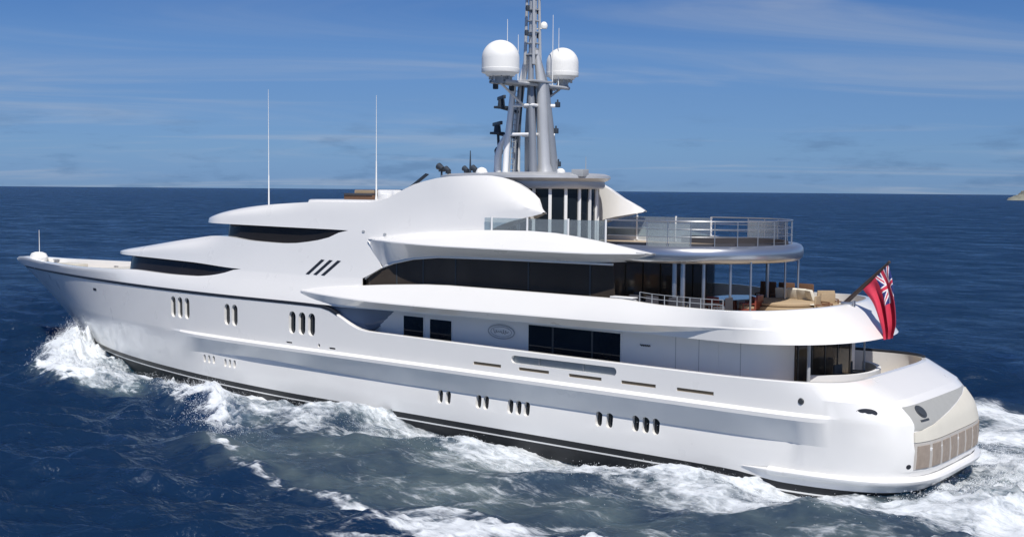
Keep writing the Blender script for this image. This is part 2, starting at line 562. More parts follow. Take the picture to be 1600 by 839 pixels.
def cut_hull():
    cb = bmesh.new()
    for x, z, w, h in PH:
        add_prism(cb, stadium(x, z, w, h), -0.19 if z > 2 else -0.2, 0.5, hull_y)
    for x, z, w in SLOTS:
        add_prism(cb, [(x - w / 2, z - 0.07), (x + w / 2, z - 0.07), (x + w / 2, z + 0.07), (x - w / 2, z + 0.07)], -0.08, 0.5, hull_y)
    add_prism(cb, stadium(OPEN[0], OPEN[1], OPEN[2], OPEN[3], 8), -0.9, 0.6, hull_y)
    for (x, z, w, h) in ((33.1, 2.62, 0.5, 0.08), (30.75, 2.66, 0.17, 0.2), (29.75, 2.6, 0.5, 0.09)):
        add_prism(cb, stadium(x, z, w, h), -0.12, 0.4, hull_y)
    bmesh.ops.recalc_face_normals(cb, faces=cb.faces)
    cme = bpy.data.meshes.new('cut'); cb.to_mesh(cme); cb.free()
    co = bpy.data.objects.new('cut', cme); COL.objects.link(co)
    md = hull.modifiers.new('cut', 'BOOLEAN'); md.object = co; md.operation = 'DIFFERENCE'; md.solver = 'FAST'
    dg = bpy.context.evaluated_depsgraph_get()
    me = bpy.data.meshes.new_from_object(hull.evaluated_get(dg))
    hull.modifiers.clear()
    hull.data = me
    bpy.data.objects.remove(co)
    bm = bmesh.new(); bm.from_mesh(me)
    mark_sharp(bm, 28, 12)
    bm.to_mesh(me); bm.free()


cut_hull()
for x, z, w, h in PH:
    bm = bmesh.new()
    d = 0.165 if z > 2 else 0.175
    add_prism(bm, stadium(x, z, w + 0.02, h + 0.02), -d - 0.02, -d, hull_y)
    finish(bm, 'porthole', M['glass'], hull)
for x, z, w in SLOTS:
    bm = bmesh.new()
    add_prism(bm, [(x - w / 2, z - 0.07), (x + w / 2, z - 0.07), (x + w / 2, z + 0.07), (x - w / 2, z + 0.07)], -0.075, -0.055, hull_y)
    finish(bm, 'freeing_port', M['slotbrown'], hull)
for (x, z, w, h) in ((33.1, 2.62, 0.5, 0.08), (30.75, 2.66, 0.17, 0.2), (29.75, 2.6, 0.5, 0.09)):
    bm = bmesh.new()
    add_prism(bm, stadium(x, z, w + 0.01, h + 0.01), -0.11, -0.09, hull_y)
    finish(bm, 'fairlead', M['stripe'], hull)
# rail posts and pane in the bulwark opening
for x in (16.45, 14.05):
    bm = bmesh.new()
    add_tube(bm, [(x, hull_y(x, 3.2) - 0.12, 3.0), (x, hull_y(x, 3.2) - 0.12, 3.38)], 0.02, 8)
    finish(bm, 'rail_post', M['steel'], hull)
bm = bmesh.new()
add_prism(bm, stadium(OPEN[0], OPEN[1], OPEN[2] + 0.05, OPEN[3] + 0.05, 8), -0.19, -0.17, hull_y)
finish(bm, 'bulwark_screen', principled('grey_screen', (0.30, 0.33, 0.345), 0.35, metal=0.3, vary=0.05), hull)

bm = bmesh.new()  # dark tube along the starboard rim, aft
cp = [(q[0], -q[1] + 0.13, q[2] + 0.05) for q in hull_row(13) if q[0] < 14 and q[1] > 4.6]
add_tube(bm, cp, 0.07, 8)
finish(bm, 'dark_rim_tube', M['stripe'], hull)

# small hull fittings
bm = bmesh.new()
for x, z in ((3.95, 2.92),):
    add_lathe(bm, [(0.0, 0.04), (0.10, 0.04), (0.13, 0)], (0, 0, 0), 16)
    for v in bm.verts: v.co = Vector((x + v.co.x, hull_y(8, 2.9) - 0.12 + v.co.z, z + v.co.y))
finish(bm, 'hawse_fitting', M['frame'], hull)
bm = bmesh.new()
xx, zz = 54.6, 4.05
add_prism(bm, stadium(xx, zz, 0.55, 0.16), -0.05, 0.02, lambda x, z: plan(x, z, 5.55))
finish(bm, 'anchor_pocket', M['stripe'], hull)

# dark rail along the sheer, forward
bm = bmesh.new()
xs = [29.4, 30, 30.6, 31.3] + [32 + i * 1.0 for i in range(36)] + [68, 68.6, 69.0, 69.3]
G = []
for (dz, dy) in ((-0.05, -0.25), (-0.05, 0.02), (0.0, 0.035), (0.07, 0.035), (0.10, 0.02), (0.10, -0.25)):
    row = []
    for x in reversed(xs):
        zc = min(ztop(x), 4.72)
        y = plan(x, 4.75, 5.53) + dy * (1 if x < 69.2 else 0.3 if dy > 0 else 1)
        row.append((x, max(0, y), zc + dz))
    G.append(row)
add_grid(bm, G)
finish(bm, 'rub_rail', M['stripe'], hull)


# ---------------------------------------------------------------- upper works
lean = interp([(4.7, 0.0), (4.86, 0.02), (5.6, 0.3), (6.3, 0.52), (8.2, 0.85), (10, 1.15), (11.5, 1.25)])


def nose(x, xb, Ln, n):
    t = (xb - x) / Ln
    if t <= 0: return 0.0
    if t >= 1: return 1.0
    return (1 - (1 - t) ** n) ** (1 / n)


def yw(x, z):
    return max(0.0, min(D(x), 5.5) - lean(z) * sst(56, 49, x))


AFT = [29.6, 30.3, 31, 31.8, 32.6, 33.5, 34.5, 35.5, 36.5, 37.2, 37.83, 38.5, 39.2, 39.9]


def nosecols(x0, xb, n=26):
    return [x0 + (xb - x0) * math.sin(math.pi / 2 * i / n) for i in range(1, n + 1)]


house_bm = bmesh.new()
# -- lower strake: bulwark of the foredeck running aft into the side wall
w0top = interp([(27, 6.27), (37.83, 6.27), (39.7, 5.89), (41.8, 5.64), (44.9, 5.59), (49.1, 5.63), (52.5, 5.5), (60, 5.36), (66, 5.38), (69, 5.46), (70.5, 5.40), (71.3, 5.2)])
cols = [28.1, 28.8] + AFT + [40.6, 41.8, 43, 44, 45, 46, 47, 48, 49, 50, 51, 52, 53.5, 55, 56.5, 58, 59.5, 61, 62.3, 63.5, 64.6, 65.6, 66.6, 67.5, 68.3, 69, 69.6, 70.1, 70.5, 70.8, 71.05, 71.2]
W0 = []


def w0pt(x, s):
    z = 4.80 + (w0top(x) - 4.80) * s
    fr = sst(46, 56, x)
    if x > 50: x = 50 + (x - 50) * (20.55 + 0.65 * s) / 21.2
    if x < 50:
        y = yw(x, z)
    else:
        a = yw(x, z); xb = 70.55 + 0.65 * s
        t = max(0, (xb - x) / 34.5)
        b = 5.5 * (1 - (1 - t) ** 1.83)
        y = a * (1 - fr) + b * fr
    return x, max(0, y), z


for s in (0, 0.3, 0.6, 0.9, 1.0):
    row = []
    for x in reversed(cols):
        q = w0pt(x, s)
        if x == cols[-1]: q = (70.55 + 0.65 * s, 0, q[2])
        if s == 1.0: q = (q[0], max(0, q[1] - 0.04 * sst(38, 42, x)), q[2] + 0.02 * sst(38, 42, x))
        row.append(q)
    row.append((28.1, row[-1][1] - 0.5, row[-1][2]))
    W0.append(row)
cap, inn = [], []
for q in W0[-1]:
    th = 0.30 + 0.55 * sst(66, 70, q[0])
    cap.append((q[0] - 0.5 * sst(70.2, 71.2, q[0]), max(0, q[1] - th * sst(38, 41, q[0]) - 0.001), q[2]))
for q in cap: inn.append((min(q[0], 69.6), max(0, q[1] - 0.05), min(q[2], 4.72)))
floor = [(q[0], max(0, q[1] - 0.3) if q[0] < 66 else 0, 4.79) for q in W0[0]]
add_grid(house_bm, [floor] + W0 + [cap, inn])

# -- middle strake: owner's deck eyebrow running aft into the side wall
XB1, LN1 = 54.0, 4.6
w1b = interp([(29, 6.27), (37.83, 6.27), (42.8, 6.43), (49, 6.48), (54, 6.5)])
w1t = interp([(27.94, 8.18), (29.6, 8.64), (31.44, 8.12), (34.5, 7.81), (37.2, 7.86), (39.6, 8.02), (40.5, 8.02), (44.0, 7.72), (48.3, 7.2), (50.4, 6.95), (52.4, 6.74), (54.0, 6.56)])
cols1 = AFT + nosecols(39.9, XB1)
W1 = []
SR = (0, 0.12, 0.3, 0.5, 0.7, 0.84, 0.94, 1.0)
xend = lin([(6.27, 28.1), (6.55, 27.45), (6.91, 26.75), (7.58, 27.5), (8.18, 27.94)])
for s in SR:
    row = []
    for x in reversed(cols1):
        zb, zt = w1b(x), w1t(x)
        z = zb + (zt - zb) * s
        fr = sst(39.5, 43, x)
        y = (yw(x, z) - 0.0) * nose(x, XB1, LN1, 2.4)
        y = max(0, y - fr * (0.5 * max(0, (s - 0.55) / 0.45) ** 1.8) - fr * 0.0)
        row.append((x, y, z))
    ze = 6.27 + (8.18 - 6.27) * s
    x2 = (29.6 + xend(ze)) / 2
    zm = (row[-1][2] + ze) / 2
    row.append((x2, yw(x2, zm), zm))
    row.append((xend(ze), yw(xend(ze), ze), ze))
    row.append((xend(ze), yw(xend(ze), ze) - 0.45, ze))
    W1.append(row)
roof1 = [(x, max(0, y - 1.2), z + 0.06 * sst(40, 44, x)) for x, y, z in W1[-1]]
roof2 = [(x, 0, z + 0.12 * sst(40, 44, x)) for x, y, z in W1[-1]]
und = [(x, max(0, y - 0.9), z - 0.02) for x, y, z in W1[0]]
add_grid(house_bm, [und] + W1 + [roof1, roof2])

# -- upper strake: bridge eyebrow running aft into the tall curved fashion plate
XB2, LN2 = 43.9, 3.6
w2b = interp([(18, 9.55), (18.92, 9.35), (19.69, 9.09), (20.27, 8.81), (20.8, 8.4), (21.2, 8.15), (26, 8.15), (27.94, 8.18), (29.6, 8.64), (34, 8.68), (41.6, 8.74), (45, 8.76)])
_w2b = w2b
w2b = lambda x: 8.18 + (x - 27.94) / 1.66 * 0.46 if 27.94 <= x <= 29.6 else _w2b(x)
w2b_tip = lin([(17.15, 9.74), (17.99, 9.55)])
w2t = interp([(17.15, 9.80), (17.63, 10.14), (18.37, 10.65), (19.32, 11.14), (20.2, 11.39), (20.9, 11.47), (22.9, 11.42), (25.0, 11.1), (26.1, 10.72), (27.22, 10.28), (28.5, 10.1), (32.4, 10.06), (34.5, 9.97), (36.6, 9.86), (38.8, 9.66), (40.9, 9.35), (42.4, 9.08), (43.9, 8.82)])
cols2 = [17.15, 17.4, 17.7, 18, 18.37, 18.8, 19.2, 19.69, 20.0, 20.27, 20.6, 20.9, 21.3, 22, 22.9, 23.8, 24.6, 25.3, 26.1, 26.7, 27.2, 27.6, 27.94, 28.5, 29.0] + AFT + nosecols(39.9, XB2)
W2 = []
for s in SR:
    row = []
    for x in reversed(cols2):
        zb = w2b_tip(x) if x < 17.99 else w2b(x)
        zt = w2t(x)
        z = zb + (zt - zb) * s
        fr = sst(33, 38, x)
        y = yw(x, z) * nose(x, XB2, LN2, 2.3)
        sh = max(0, (s - 0.6) / 0.4) ** 2
        y = max(0, y - (0.06 + 0.36 * fr) * sh)
        # the aft edge of the plate is a broad rounded band
        y -= 0.62 * sst(23.0, 19.2, x) * max(0, (s - 0.45) / 0.55) ** 1.5 * sst(17.15, 18.2, x)
        row.append((x, y, z))
    W2.append(row)
t1, t2 = [], []
for (x, y, z), (xb_, yb_, zb_) in zip(W2[-1], W2[0]):
    if x < 27.95:
        k_ = sst(17.0, 18.6, x)
        t1.append((x, y - 0.16 - 0.1 * k_, z - 0.02)); t2.append((x, yb_ - 0.35 - 0.85 * k_, zb_))
    else:
        t1.append((x, max(0, y - 1.0), z + 0.05)); t2.append((x, 0, z + 0.08))
und = [(x, (y - 0.35 - 0.85 * sst(17.0, 18.6, x)) if x < 27.95 else max(0, y - 1.0), z) for x, y, z in W2[0]]
add_grid(house_bm, [und] + W2 + [t1, t2])
house = finish(house_bm, 'superstructure', M['white'], yacht, 32, merge=2e-3)

# raised coaming on the bridge roof
bm = bmesh.new()
G = []
for z, ins in ((10.0, 0.0), (10.16, 0.05), (10.2, 0.12)):
    row = []
    for x in [34.6 - ins, 34.3 - ins, 33.8 - ins, 33, 31, 29, 28.2]:
        y = (3.75 - ins) * (nose(x, 34.601 - ins, 1.2, 2.2))
        row.append((x, y, z))
    G.append(row)
G.append([(x, 0, 10.2) for x, y, z in G[-1]])
add_grid(bm, G)
finish(bm, 'roof_coaming', M['white'], house)


# -- dark window bands
def glass_strake(name, zb, zt, xb, ln, n, x0, inset, mat, parent, x1=None):
    bm = bmesh.new()
    cs = [x0 + (39.9 - x0) * i / 8 for i in range(9)] + nosecols(39.9, xb, 22) if x0 < 39.9 else nosecols(x0, xb, 22)
    G = []
    for s in (0, 0.5, 1):
        row = []
        for x in reversed(cs):
            z = zb(x) + (zt(x) - zb(x)) * s
            y = max(0, yw(x, z) * nose(x, xb, ln, n) - inset(x))
            if x == cs[-1]: y = 0
            row.append((x, y, z))
        G.append(row)
    add_grid(bm, G)
    return finish(bm, name, mat, parent, 40)


win1 = glass_strake('window_band', lambda x: 5.4 if x > 39.7 else w0top(x) - 0.05, lambda x: w1b(x) + 0.06, 52.6, 3.8, 2.6, 37.9, lambda x: 0.05 + 0.24 * sst(38.2, 41, x), M['glass_dark'], house)
win2 = glass_strake('window_band', lambda x: w1t(x) - 0.08 if x < 39.6 else 7.9, lambda x: w2b(x) + 0.06, 41.9, 3.2, 2.4, 29.7, lambda x: 0.05 + 0.22 * sst(30, 33.5, x), M['glass_dark'], house)
# louvre slots on the side
for i in range(3):
    bm = bmesh.new()
    xt, xbm = 31.22 - 0.62 * i, 32.28 - 0.6 * i
    add_sheet(bm, [(xt - 0.13, 7.06), (xt + 0.13, 7.08), (xbm + 0.13, 6.27), (xbm - 0.13, 6.25)], lambda x, z: yw(x, z) + 0.012, 0.04, 0.5)
    finish(bm, 'louvre', M['stripe'], house)
# small side lights / drains on the wall
for x, z in ((28.45, 8.62), (26.9, 8.52)):
    bm = bmesh.new()
    add_sheet(bm, stadium(x, z, 0.22, 0.12, 4), lambda x, z: yw(x, z) + 0.03, 0.06, 1)
    finish(bm, 'side_light', M['grey'], house)


# ---------------------------------------------------------------- main deck house
def yhouse(x, z): return 4.5


bm = bmesh.new()
G = []
for z in (2.6, 5.15):
    row = [(29.0, 4.5, z), (26, 4.5, z), (20, 4.5, z), (12, 4.5, z), (7.0, 4.5, z)]
    for k in range(1, 9):
        a = math.pi / 2 * k / 8
        row.append((7.0 - 1.5 * math.sin(a), 4.5 - 1.5 * (1 - math.cos(a)), z))
    row.append((5.5, 2.9, z)); row.append((5.5, 0, z))
    G.append(row)
add_grid(bm, G)
mhouse = finish(bm, 'main_deckhouse', M['white2'], yacht, 40)


def pane(name, poly, y, mat, parent, t=0.03):
    bm = bmesh.new()
    add_prism(bm, poly, y, y + t)
    return finish(bm, name, mat, parent)


def rect(x0, x1, z0, z1): return [(x0, z0), (x1, z0), (x1, z1), (x0, z1)]


for x0, x1, zb, zt in ((24.31, 25.63, 3.2, 4.52), (22.46, 23.85, 3.2, 4.48), (12.74, 17.74, 3.2, 4.68)):
    f = pane('window', rect(x0 - 0.07, x1 + 0.07, zb, zt + 0.07), 4.49, M['white2'], mhouse, 0.05)
    pane('pane', rect(x0, x1, zb + 0.02, zt), 4.53, M['glass'], f, 0.022)
    if x1 - x0 > 3:
        for x in (14.2, 16.35):
            pane('mullion', rect(x - 0.05, x + 0.05, zb + 0.02, zt), 4.545, M['frame'], f, 0.02)
# raked bulkhead closing the forward end of the side deck
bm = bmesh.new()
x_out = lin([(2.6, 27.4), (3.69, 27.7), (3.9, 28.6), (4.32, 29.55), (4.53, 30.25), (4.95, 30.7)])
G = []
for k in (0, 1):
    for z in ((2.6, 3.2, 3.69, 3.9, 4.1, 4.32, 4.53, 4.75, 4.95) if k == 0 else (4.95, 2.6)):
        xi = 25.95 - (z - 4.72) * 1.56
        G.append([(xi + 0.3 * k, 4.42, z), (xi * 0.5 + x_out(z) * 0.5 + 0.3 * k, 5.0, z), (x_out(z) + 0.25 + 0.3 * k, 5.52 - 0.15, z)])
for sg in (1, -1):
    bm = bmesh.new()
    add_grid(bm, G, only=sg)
    finish(bm, 'side_bulkhead', M['bulkhead_shade'], mhouse)  # bulkhead wall, blue-grey shade painted on
# doors
for x in (8.9, 10.0, 7.0):
    pane('door_seam', rect(x, x + 0.025, 2.7, 4.8), 4.495, M['grey'], mhouse, 0.01)
pane('side_door', rect(8.0, 8.55, 2.7, 4.68), 4.485, M['white2'], mhouse, 0.035)
# oval emblem with script, on the wall between the windows
bm = bmesh.new()
n = 40
pr = []
for k in range(n + 1):
    a = 2 * math.pi * k / n
    pr.append((19.36 + 0.78 * math.cos(a), 4.55, 4.22 + 0.32 * math.sin(a)))
add_tube(bm, pr, 0.022, 6, caps=False)
pr = [(19.36 + 0.62 * math.cos(2 * math.pi * k / n), 4.545, 4.22 + 0.23 * math.sin(2 * math.pi * k / n)) for k in range(n + 1)]
add_tube(bm, pr, 0.012, 6, caps=False)
sq = []
for k in range(70):
    t = k / 69
    sq.append((19.80 - 0.86 * t + 0.035 * math.sin(t * 38), 4.55, 4.225 + (0.055 + 0.045 * math.cos(t * 9)) * math.sin(t * 38 + 1.2)))
add_tube(bm, sq, 0.017, 6)
finish(bm, 'emblem', M['logo'], mhouse)
bm = bmesh.new()
sq = [(11.75 - 0.5 * k / 39 + 0.02 * math.sin(k * 0.9), 4.52, 4.28 + 0.035 * math.sin(k * 0.9)) for k in range(40)]
add_tube(bm, sq, 0.018, 6)
finish(bm, 'nameplate', M['frame'], mhouse)
# aft facing glass doors of the saloon
bm = bmesh.new(); add_box(bm, (5.47, 0.0, 3.82), (0.05, 5.6, 2.2))
gd = finish(bm, 'saloon_doors', M['glass_warm'], mhouse)
for y in (-2.6, -1.3, 0, 1.3, 2.6):
    bm = bmesh.new(); add_box(bm, (5.435, y, 3.82), (0.03, 0.07, 2.2)); finish(bm, 'door_frame', M['frame'], gd)
for x, y, r in ((4.6, 3.4, 0.07), (4.3, -1.4, 0.04)):
    bm = bmesh.new(); add_tube(bm, [(x, y, 2.6), (x, y, 5.0)], r, 10); finish(bm, 'pillar', M['grey'], mhouse)

# ---------------------------------------------------------------- upper deck slab with its flared bulwark
UB = 5.48
lw_r1z = interp([(2, 4.92), (7, 4.89), (9.2, 4.90), (16, 4.86), (22, 4.82), (27, 4.79), (29.6, 4.76), (31, 4.86), (31.8, 5.08), (32.4, 5.38)])
lw_r1y = interp([(2, 5.46), (9, 5.44), (14, 5.30), (26, 5.32), (29, 5.45), (32.4, 5.36)])
lw_r2z = interp([(2, 5.5), (6, 5.45), (7.3, 5.43), (10.9, 5.34), (14, 5.30), (17.6, 5.27), (21.5, 5.23), (25.7, 5.22), (30.3, 5.30), (32.4, 5.39)])
lw_r2y = interp([(2, 5.47), (7.0, 5.485), (9, 5.72), (11.5, 5.96), (15, 6.0), (25, 6.0), (28, 5.88), (30.3, 5.62), (32.4, 5.36)])
lw_r4z = interp([(2, 6.20), (4.5, 6.18), (5.9, 6.14), (8.0, 6.10), (10.4, 6.13), (11.2, 6.18), (12.4, 6.25), (22, 6.25), (26, 6.06), (28, 5.90), (30.7, 5.66), (32.4, 5.41)])
lw_r4y = interp([(2, 5.46), (8, 5.46), (12, 5.44), (16, 5.38), (22, 5.3), (28, 5.22), (30, 5.25), (32.4, 5.33)])
LWX = [32.4, 32.1, 31.7, 31.2, 30.7, 30, 29.3, 28.5, 27.5, 26.5, 25, 23.5, 22, 20, 18, 16, 14, 13, 12.2, 11.6, 11, 10.3, 9.6, 9.0, 8.4, 7.8, 7.3]
LTH = [0.05, 0.12, 0.2, 0.29, 0.38, 0.48, 0.58, 0.68, 0.78, 0.88, 0.98, 1.08, 1.18, 1.28, 1.38, 1.48, math.pi / 2]


def lw_row(yf, zf, xa, inner=0.0, n=2.3):
    row = [(x, yf(x), zf(x)) for x in LWX]
    yb = yf(7.3)
    for th in LTH:
        c, s = max(0, math.cos(th)), math.sin(th)
        x = 7.3 - (7.3 - xa) * s ** (2 / 2.1)
        y = yb * c ** (2 / n)
        row.append((x, y, zf(x)))
    return row


bm = bmesh.new()
XA_B, XA_T = 2.9, 4.35
ra = lw_row(lambda x: 3.9, lambda x: 5.02, XA_B + 1.5)
rb = lw_row(lw_r1y, lw_r1z, XA_B)
lw_mz = lin([(2, 5.36), (7.2, 5.38), (8.2, 5.26), (9.2, 5.14), (10.3, 5.03), (11.3, 4.95), (14, 4.90), (22, 4.86), (27, 4.83), (29.6, 4.80), (31, 4.89), (31.8, 5.10), (32.4, 5.385)])
rb2 = lw_row(lambda x: lw_r1y(x) + 0.03 * sst(13, 9, x), lw_mz, XA_B + 0.42)
rc = lw_row(lw_r2y, lw_r2z, XA_B + 0.55)
rc2 = lw_row(lambda x: lw_r2y(x) - 0.02, lambda x: lw_r2z(x) + 0.06, XA_B + 0.62)
rd_ = lw_row(lambda x: lw_r2y(x) * 0.42 + lw_r4y(x) * 0.58 + 0.02, lambda x: lw_r2z(x) * 0.42 + lw_r4z(x) * 0.58, XA_B + 0.98)
re = lw_row(lw_r4y, lw_r4z, XA_T)
rf = lw_row(lambda x: lw_r4y(x) - 0.06, lambda x: lw_r4z(x) + 0.02, XA_T + 0.06)
rg = lw_row(lambda x: lw_r4y(x) - 0.22, lambda x: lw_r4z(x) + 0.02, XA_T + 0.22)
rh = lw_row(lambda x: lw_r4y(x) - 0.25, lambda x: 5.35, XA_T + 0.27)
G = [ra, rb, rb2, rc, rc2, rd_, re, rf, rg, rh, [(x, 0, z + 0.01) for x, y, z in rh]]
add_grid(bm, G, lambda i: 1 if i == 9 else 0)
G = [ra, [(x, 0, z) for x, y, z in ra]]
add_grid(bm, G)
udeck = finish(bm, 'upper_deck', [M['white'], M['teak']], yacht, 24, knuckle=13)

RX = [7.4, 7.9, 8.4, 8.9, 9.5, 10.1, 10.7, 11.3]
for zz in (0.22, 0.42):
    bm = bmesh.new(); add_tube(bm, [(x, lw_r4y(x) - 0.14, lw_r4z(x) + zz) for x in RX], 0.014, 6); finish(bm, 'handrail', M['grey'], udeck)
for x in RX:
    bm = bmesh.new(); add_tube(bm, [(x, lw_r4y(x) - 0.14, lw_r4z(x)), (x, lw_r4y(x) - 0.14, lw_r4z(x) + 0.43)], 0.018, 6); finish(bm, 'rail_post', M['grey'], udeck)

# ---------------------------------------------------------------- upper saloon with its arched glass band
bm = bmesh.new()
G = []
for z in (5.3, 7.88):
    G.append([(28.0, 4.6, z), (27, 4.68, z), (20, 4.68, z), (13.6, 4.68, z), (13.3, 4.6, z), (13.2, 4.3, z), (13.2, 0, z)])
add_grid(bm, G)
usal = finish(bm, 'upper_saloon', M['glass_warm'], yacht, 60)
arch = [(28.1, 6.2), (27.7, 6.46), (26.96, 6.82), (26.07, 7.10), (24.76, 7.36), (23.06, 7.52), (20, 7.57), (18.7, 7.58), (13.0, 7.62)]
gl = pane('window_band', [(12.9, 5.6), (28.1, 5.6)] + arch[0:], 4.72, M['glass_warm'], usal, 0.04)
for x in (25.9, 24.1, 22.0, 17.6, 14.2):
    zt = float(np.interp(x, [p[0] for p in reversed(arch)], [p[1] for p in reversed(arch)]))
    pane('mullion', rect(x - 0.045, x + 0.045, 5.7, zt - 0.01), 4.762, M['frame'], gl, 0.02)
# rounded trim along the arch
bm = bmesh.new()
add_tube(bm, [(x, 4.80, z + 0.03) for x, z in arch], 0.05, 8)
finish(bm, 'arch_trim', M['white'], usal)
# aft glass wall panels, dark
for i, (y, w) in enumerate(((2.9, 1.3), (1.45, 1.35), (0, 1.35), (-1.45, 1.35), (-2.9, 1.3))):
    bm = bmesh.new(); add_box(bm, (13.17, y, 6.5), (0.05, w, 2.2)); finish(bm, 'saloon_door', M['glass_warm'], usal)

# ---------------------------------------------------------------- sun deck: flared side wing, deck, silver ring
uw_r1z = interp([(10.8, 8.12), (11.5, 7.90), (13, 7.74), (14.8, 7.66), (18.7, 7.60), (22.3, 7.57), (24.8, 7.38), (26.2, 7.08), (26.75, 6.93), (27.1, 7.2), (27.57, 7.6), (27.94, 8.16), (28.0, 8.2)])
uw_r1y = lambda x: 4.76 if x < 26.5 else max(4.76, yw(x, uw_r1z(x)) + 0.005)
uw_r2z = interp([(10.8, 8.19), (14.4, 8.10), (18, 8.10), (22, 8.11), (25, 8.16), (27.2, 8.21), (28.0, 8.24)])
uw_r2y = interp([(10.8, 5.22), (12, 5.45), (14.5, 5.72), (22, 5.74), (25, 5.55), (27.2, 4.95), (28.0, 4.67)])
uw_r3z = interp([(10.8, 8.21), (11.6, 8.34), (12.7, 8.50), (14.7, 8.77), (17.1, 8.96), (20, 8.93), (22.1, 8.83), (25.5, 8.58), (27.6, 8.30), (28.0, 8.26)])
uw_r3y = interp([(10.8, 5.18), (13, 5.05), (17, 4.85), (22, 4.75), (26, 4.72), (28.0, 4.65)])
UWX = [28.0, 27.8, 27.57, 27.3, 27.0, 26.75, 26.4, 26, 25.3, 24.6, 23.8, 23, 22, 20.5, 19, 17.5, 16, 14.8, 13.8, 13, 12.4, 11.9, 11.5, 11.1, 10.8]
rows = [[(x, 4.5, uw_r1z(x) + 0.02) for x in UWX],
        [(x, uw_r1y(x), uw_r1z(x)) for x in UWX],
        [(x, uw_r1y(x) * 0.5 + uw_r2y(x) * 0.5 - 0.02, uw_r1z(x) * 0.5 + uw_r2z(x) * 0.5 + 0.0) for x in UWX],
        [(x, uw_r2y(x), uw_r2z(x)) for x in UWX],
        [(x, uw_r2y(x) - 0.01, uw_r2z(x) + 0.05 * sst(10.8, 12, x) * sst(28, 26.5, x)) for x in UWX],
        [(x, uw_r2y(x) * 0.5 + uw_r3y(x) * 0.5 + 0.08, uw_r2z(x) * 0.45 + uw_r3z(x) * 0.55) for x in UWX],
        [(x, uw_r3y(x), uw_r3z(x)) for x in UWX],
        [(x, uw_r3y(x) - 0.18, uw_r3z(x)) for x in UWX],
        [(x, uw_r3y(x) - 0.22, 8.2) for x in UWX]]
for sg in (1, -1):
    bm = bmesh.new()
    add_grid(bm, rows, only=sg)
    finish(bm, 'sun_deck_wing', M['white'], yacht, 26, knuckle=13)

DXC, DA, DB = 11.5, 4.35, 4.95


def ring_pt(a, r=0.0):
    """outline of the round aft sun deck, a = 0 straight to port, pi/2 dead aft; r = outwards"""
    return (DXC - (DA + r) * math.sin(a), (DB + r) * math.cos(a))


bm = bmesh.new()
G = []
for z, ins in ((7.92, 0.25), (8.26, 0.25)):
    row = [(28.0, 4.5, z), (20, 4.5, z), (13, 4.7, z)] + [(*ring_pt(math.pi / 2 * k / 20, -ins), z) for k in range(0, 21)]
    G.append(row)
low = [(x, 0, z) for x, y, z in G[0]]; top = [(x, 0, z) for x, y, z in G[1]]
add_grid(bm, [low] + G + [top], lambda i: 1 if i == 2 else 0)
sdeck = finish(bm, 'sun_deck', [M['white2'], M['teak']], yacht, 30)
bm = bmesh.new()
n, m_ = 60, 14
prev = []
rowsR = []
for k in range(-6, n + 7):
    a = math.pi * k / n
    rowp = []
    for j in range(m_):
        b = 2 * math.pi * j / m_
        r = 0.36 * math.copysign(abs(math.cos(b)) ** 0.8, math.cos(b)) - 0.30
        z = 8.16 + 0.37 * math.copysign(abs(math.sin(b)) ** 0.8, math.sin(b))
        if k < 0: p = (DXC - DA * math.sin(0) + (-k) * 0.22, DB + r)
        elif k > n: p = (DXC + (k - n) * 0.22, -(DB + r))
        else: p = ring_pt(a, r)
        rowp.append(bm.verts.new((p[0], p[1], z)))
    rowsR.append(rowp)
for A_, B_ in zip(rowsR, rowsR[1:]):
    for j in range(m_):
        bm.faces.new((A_[j], A_[(j + 1) % m_], B_[(j + 1) % m_], B_[j]))
bm.faces.new(rowsR[0]); bm.faces.new(rowsR[-1][::-1])
finish(bm, 'silver_ring', M['silver'], sdeck, 50)
# pillars carrying the ring
for x, y, r in ((10.4, 4.05, 0.10), (10.0, 4.05, 0.10), (9.3, 3.55, 0.075), (8.4, 2.9, 0.055), (7.75, 2.35, 0.045), (8.6, -2.6, 0.045), (8.2, -3.1, 0.045), (10.2, -4.05, 0.09)):
    bm = bmesh.new(); add_tube(bm, [(x, y, 5.3), (x, y, 7.95)], r, 10); finish(bm, 'pillar', M['silver'], sdeck)

# railing round the aft sun deck
RA = [math.pi * (k / 26) for k in range(0, 27)]
for zz, rr in ((9.55, 0.028), (9.22, 0.014), (8.9, 0.014)):
    bm = bmesh.new()
    add_tube(bm, [(13.5, DB - 0.45, zz)] + [(*ring_pt(a, -0.45), zz) for a in RA] + [(13.5, -DB + 0.45, zz)], rr, 8)
    finish(bm, 'handrail', M['steel'], sdeck)
for k in range(0, 27, 2):
    bm = bmesh.new()
    p = ring_pt(RA[k], -0.45)
    add_tube(bm, [(*p, 8.3), (*p, 9.55)], 0.022, 8)
    finish(bm, 'rail_post', M['steel'], sdeck)


def strip(name, pts, z0, z1, mat, parent, t=0.015):
    bm = bmesh.new()
    A_ = [bm.verts.new((x, y, z0)) for x, y in pts]; B_ = [bm.verts.new((x, y, z1)) for x, y in pts]
    for i in range(len(pts) - 1): bm.faces.new((A_[i], A_[i + 1], B_[i + 1], B_[i]))
    bmesh.ops.recalc_face_normals(bm, faces=bm.faces)
    bmesh.ops.solidify(bm, geom=bm.faces[:], thickness=t)
    return finish(bm, name, mat, parent)


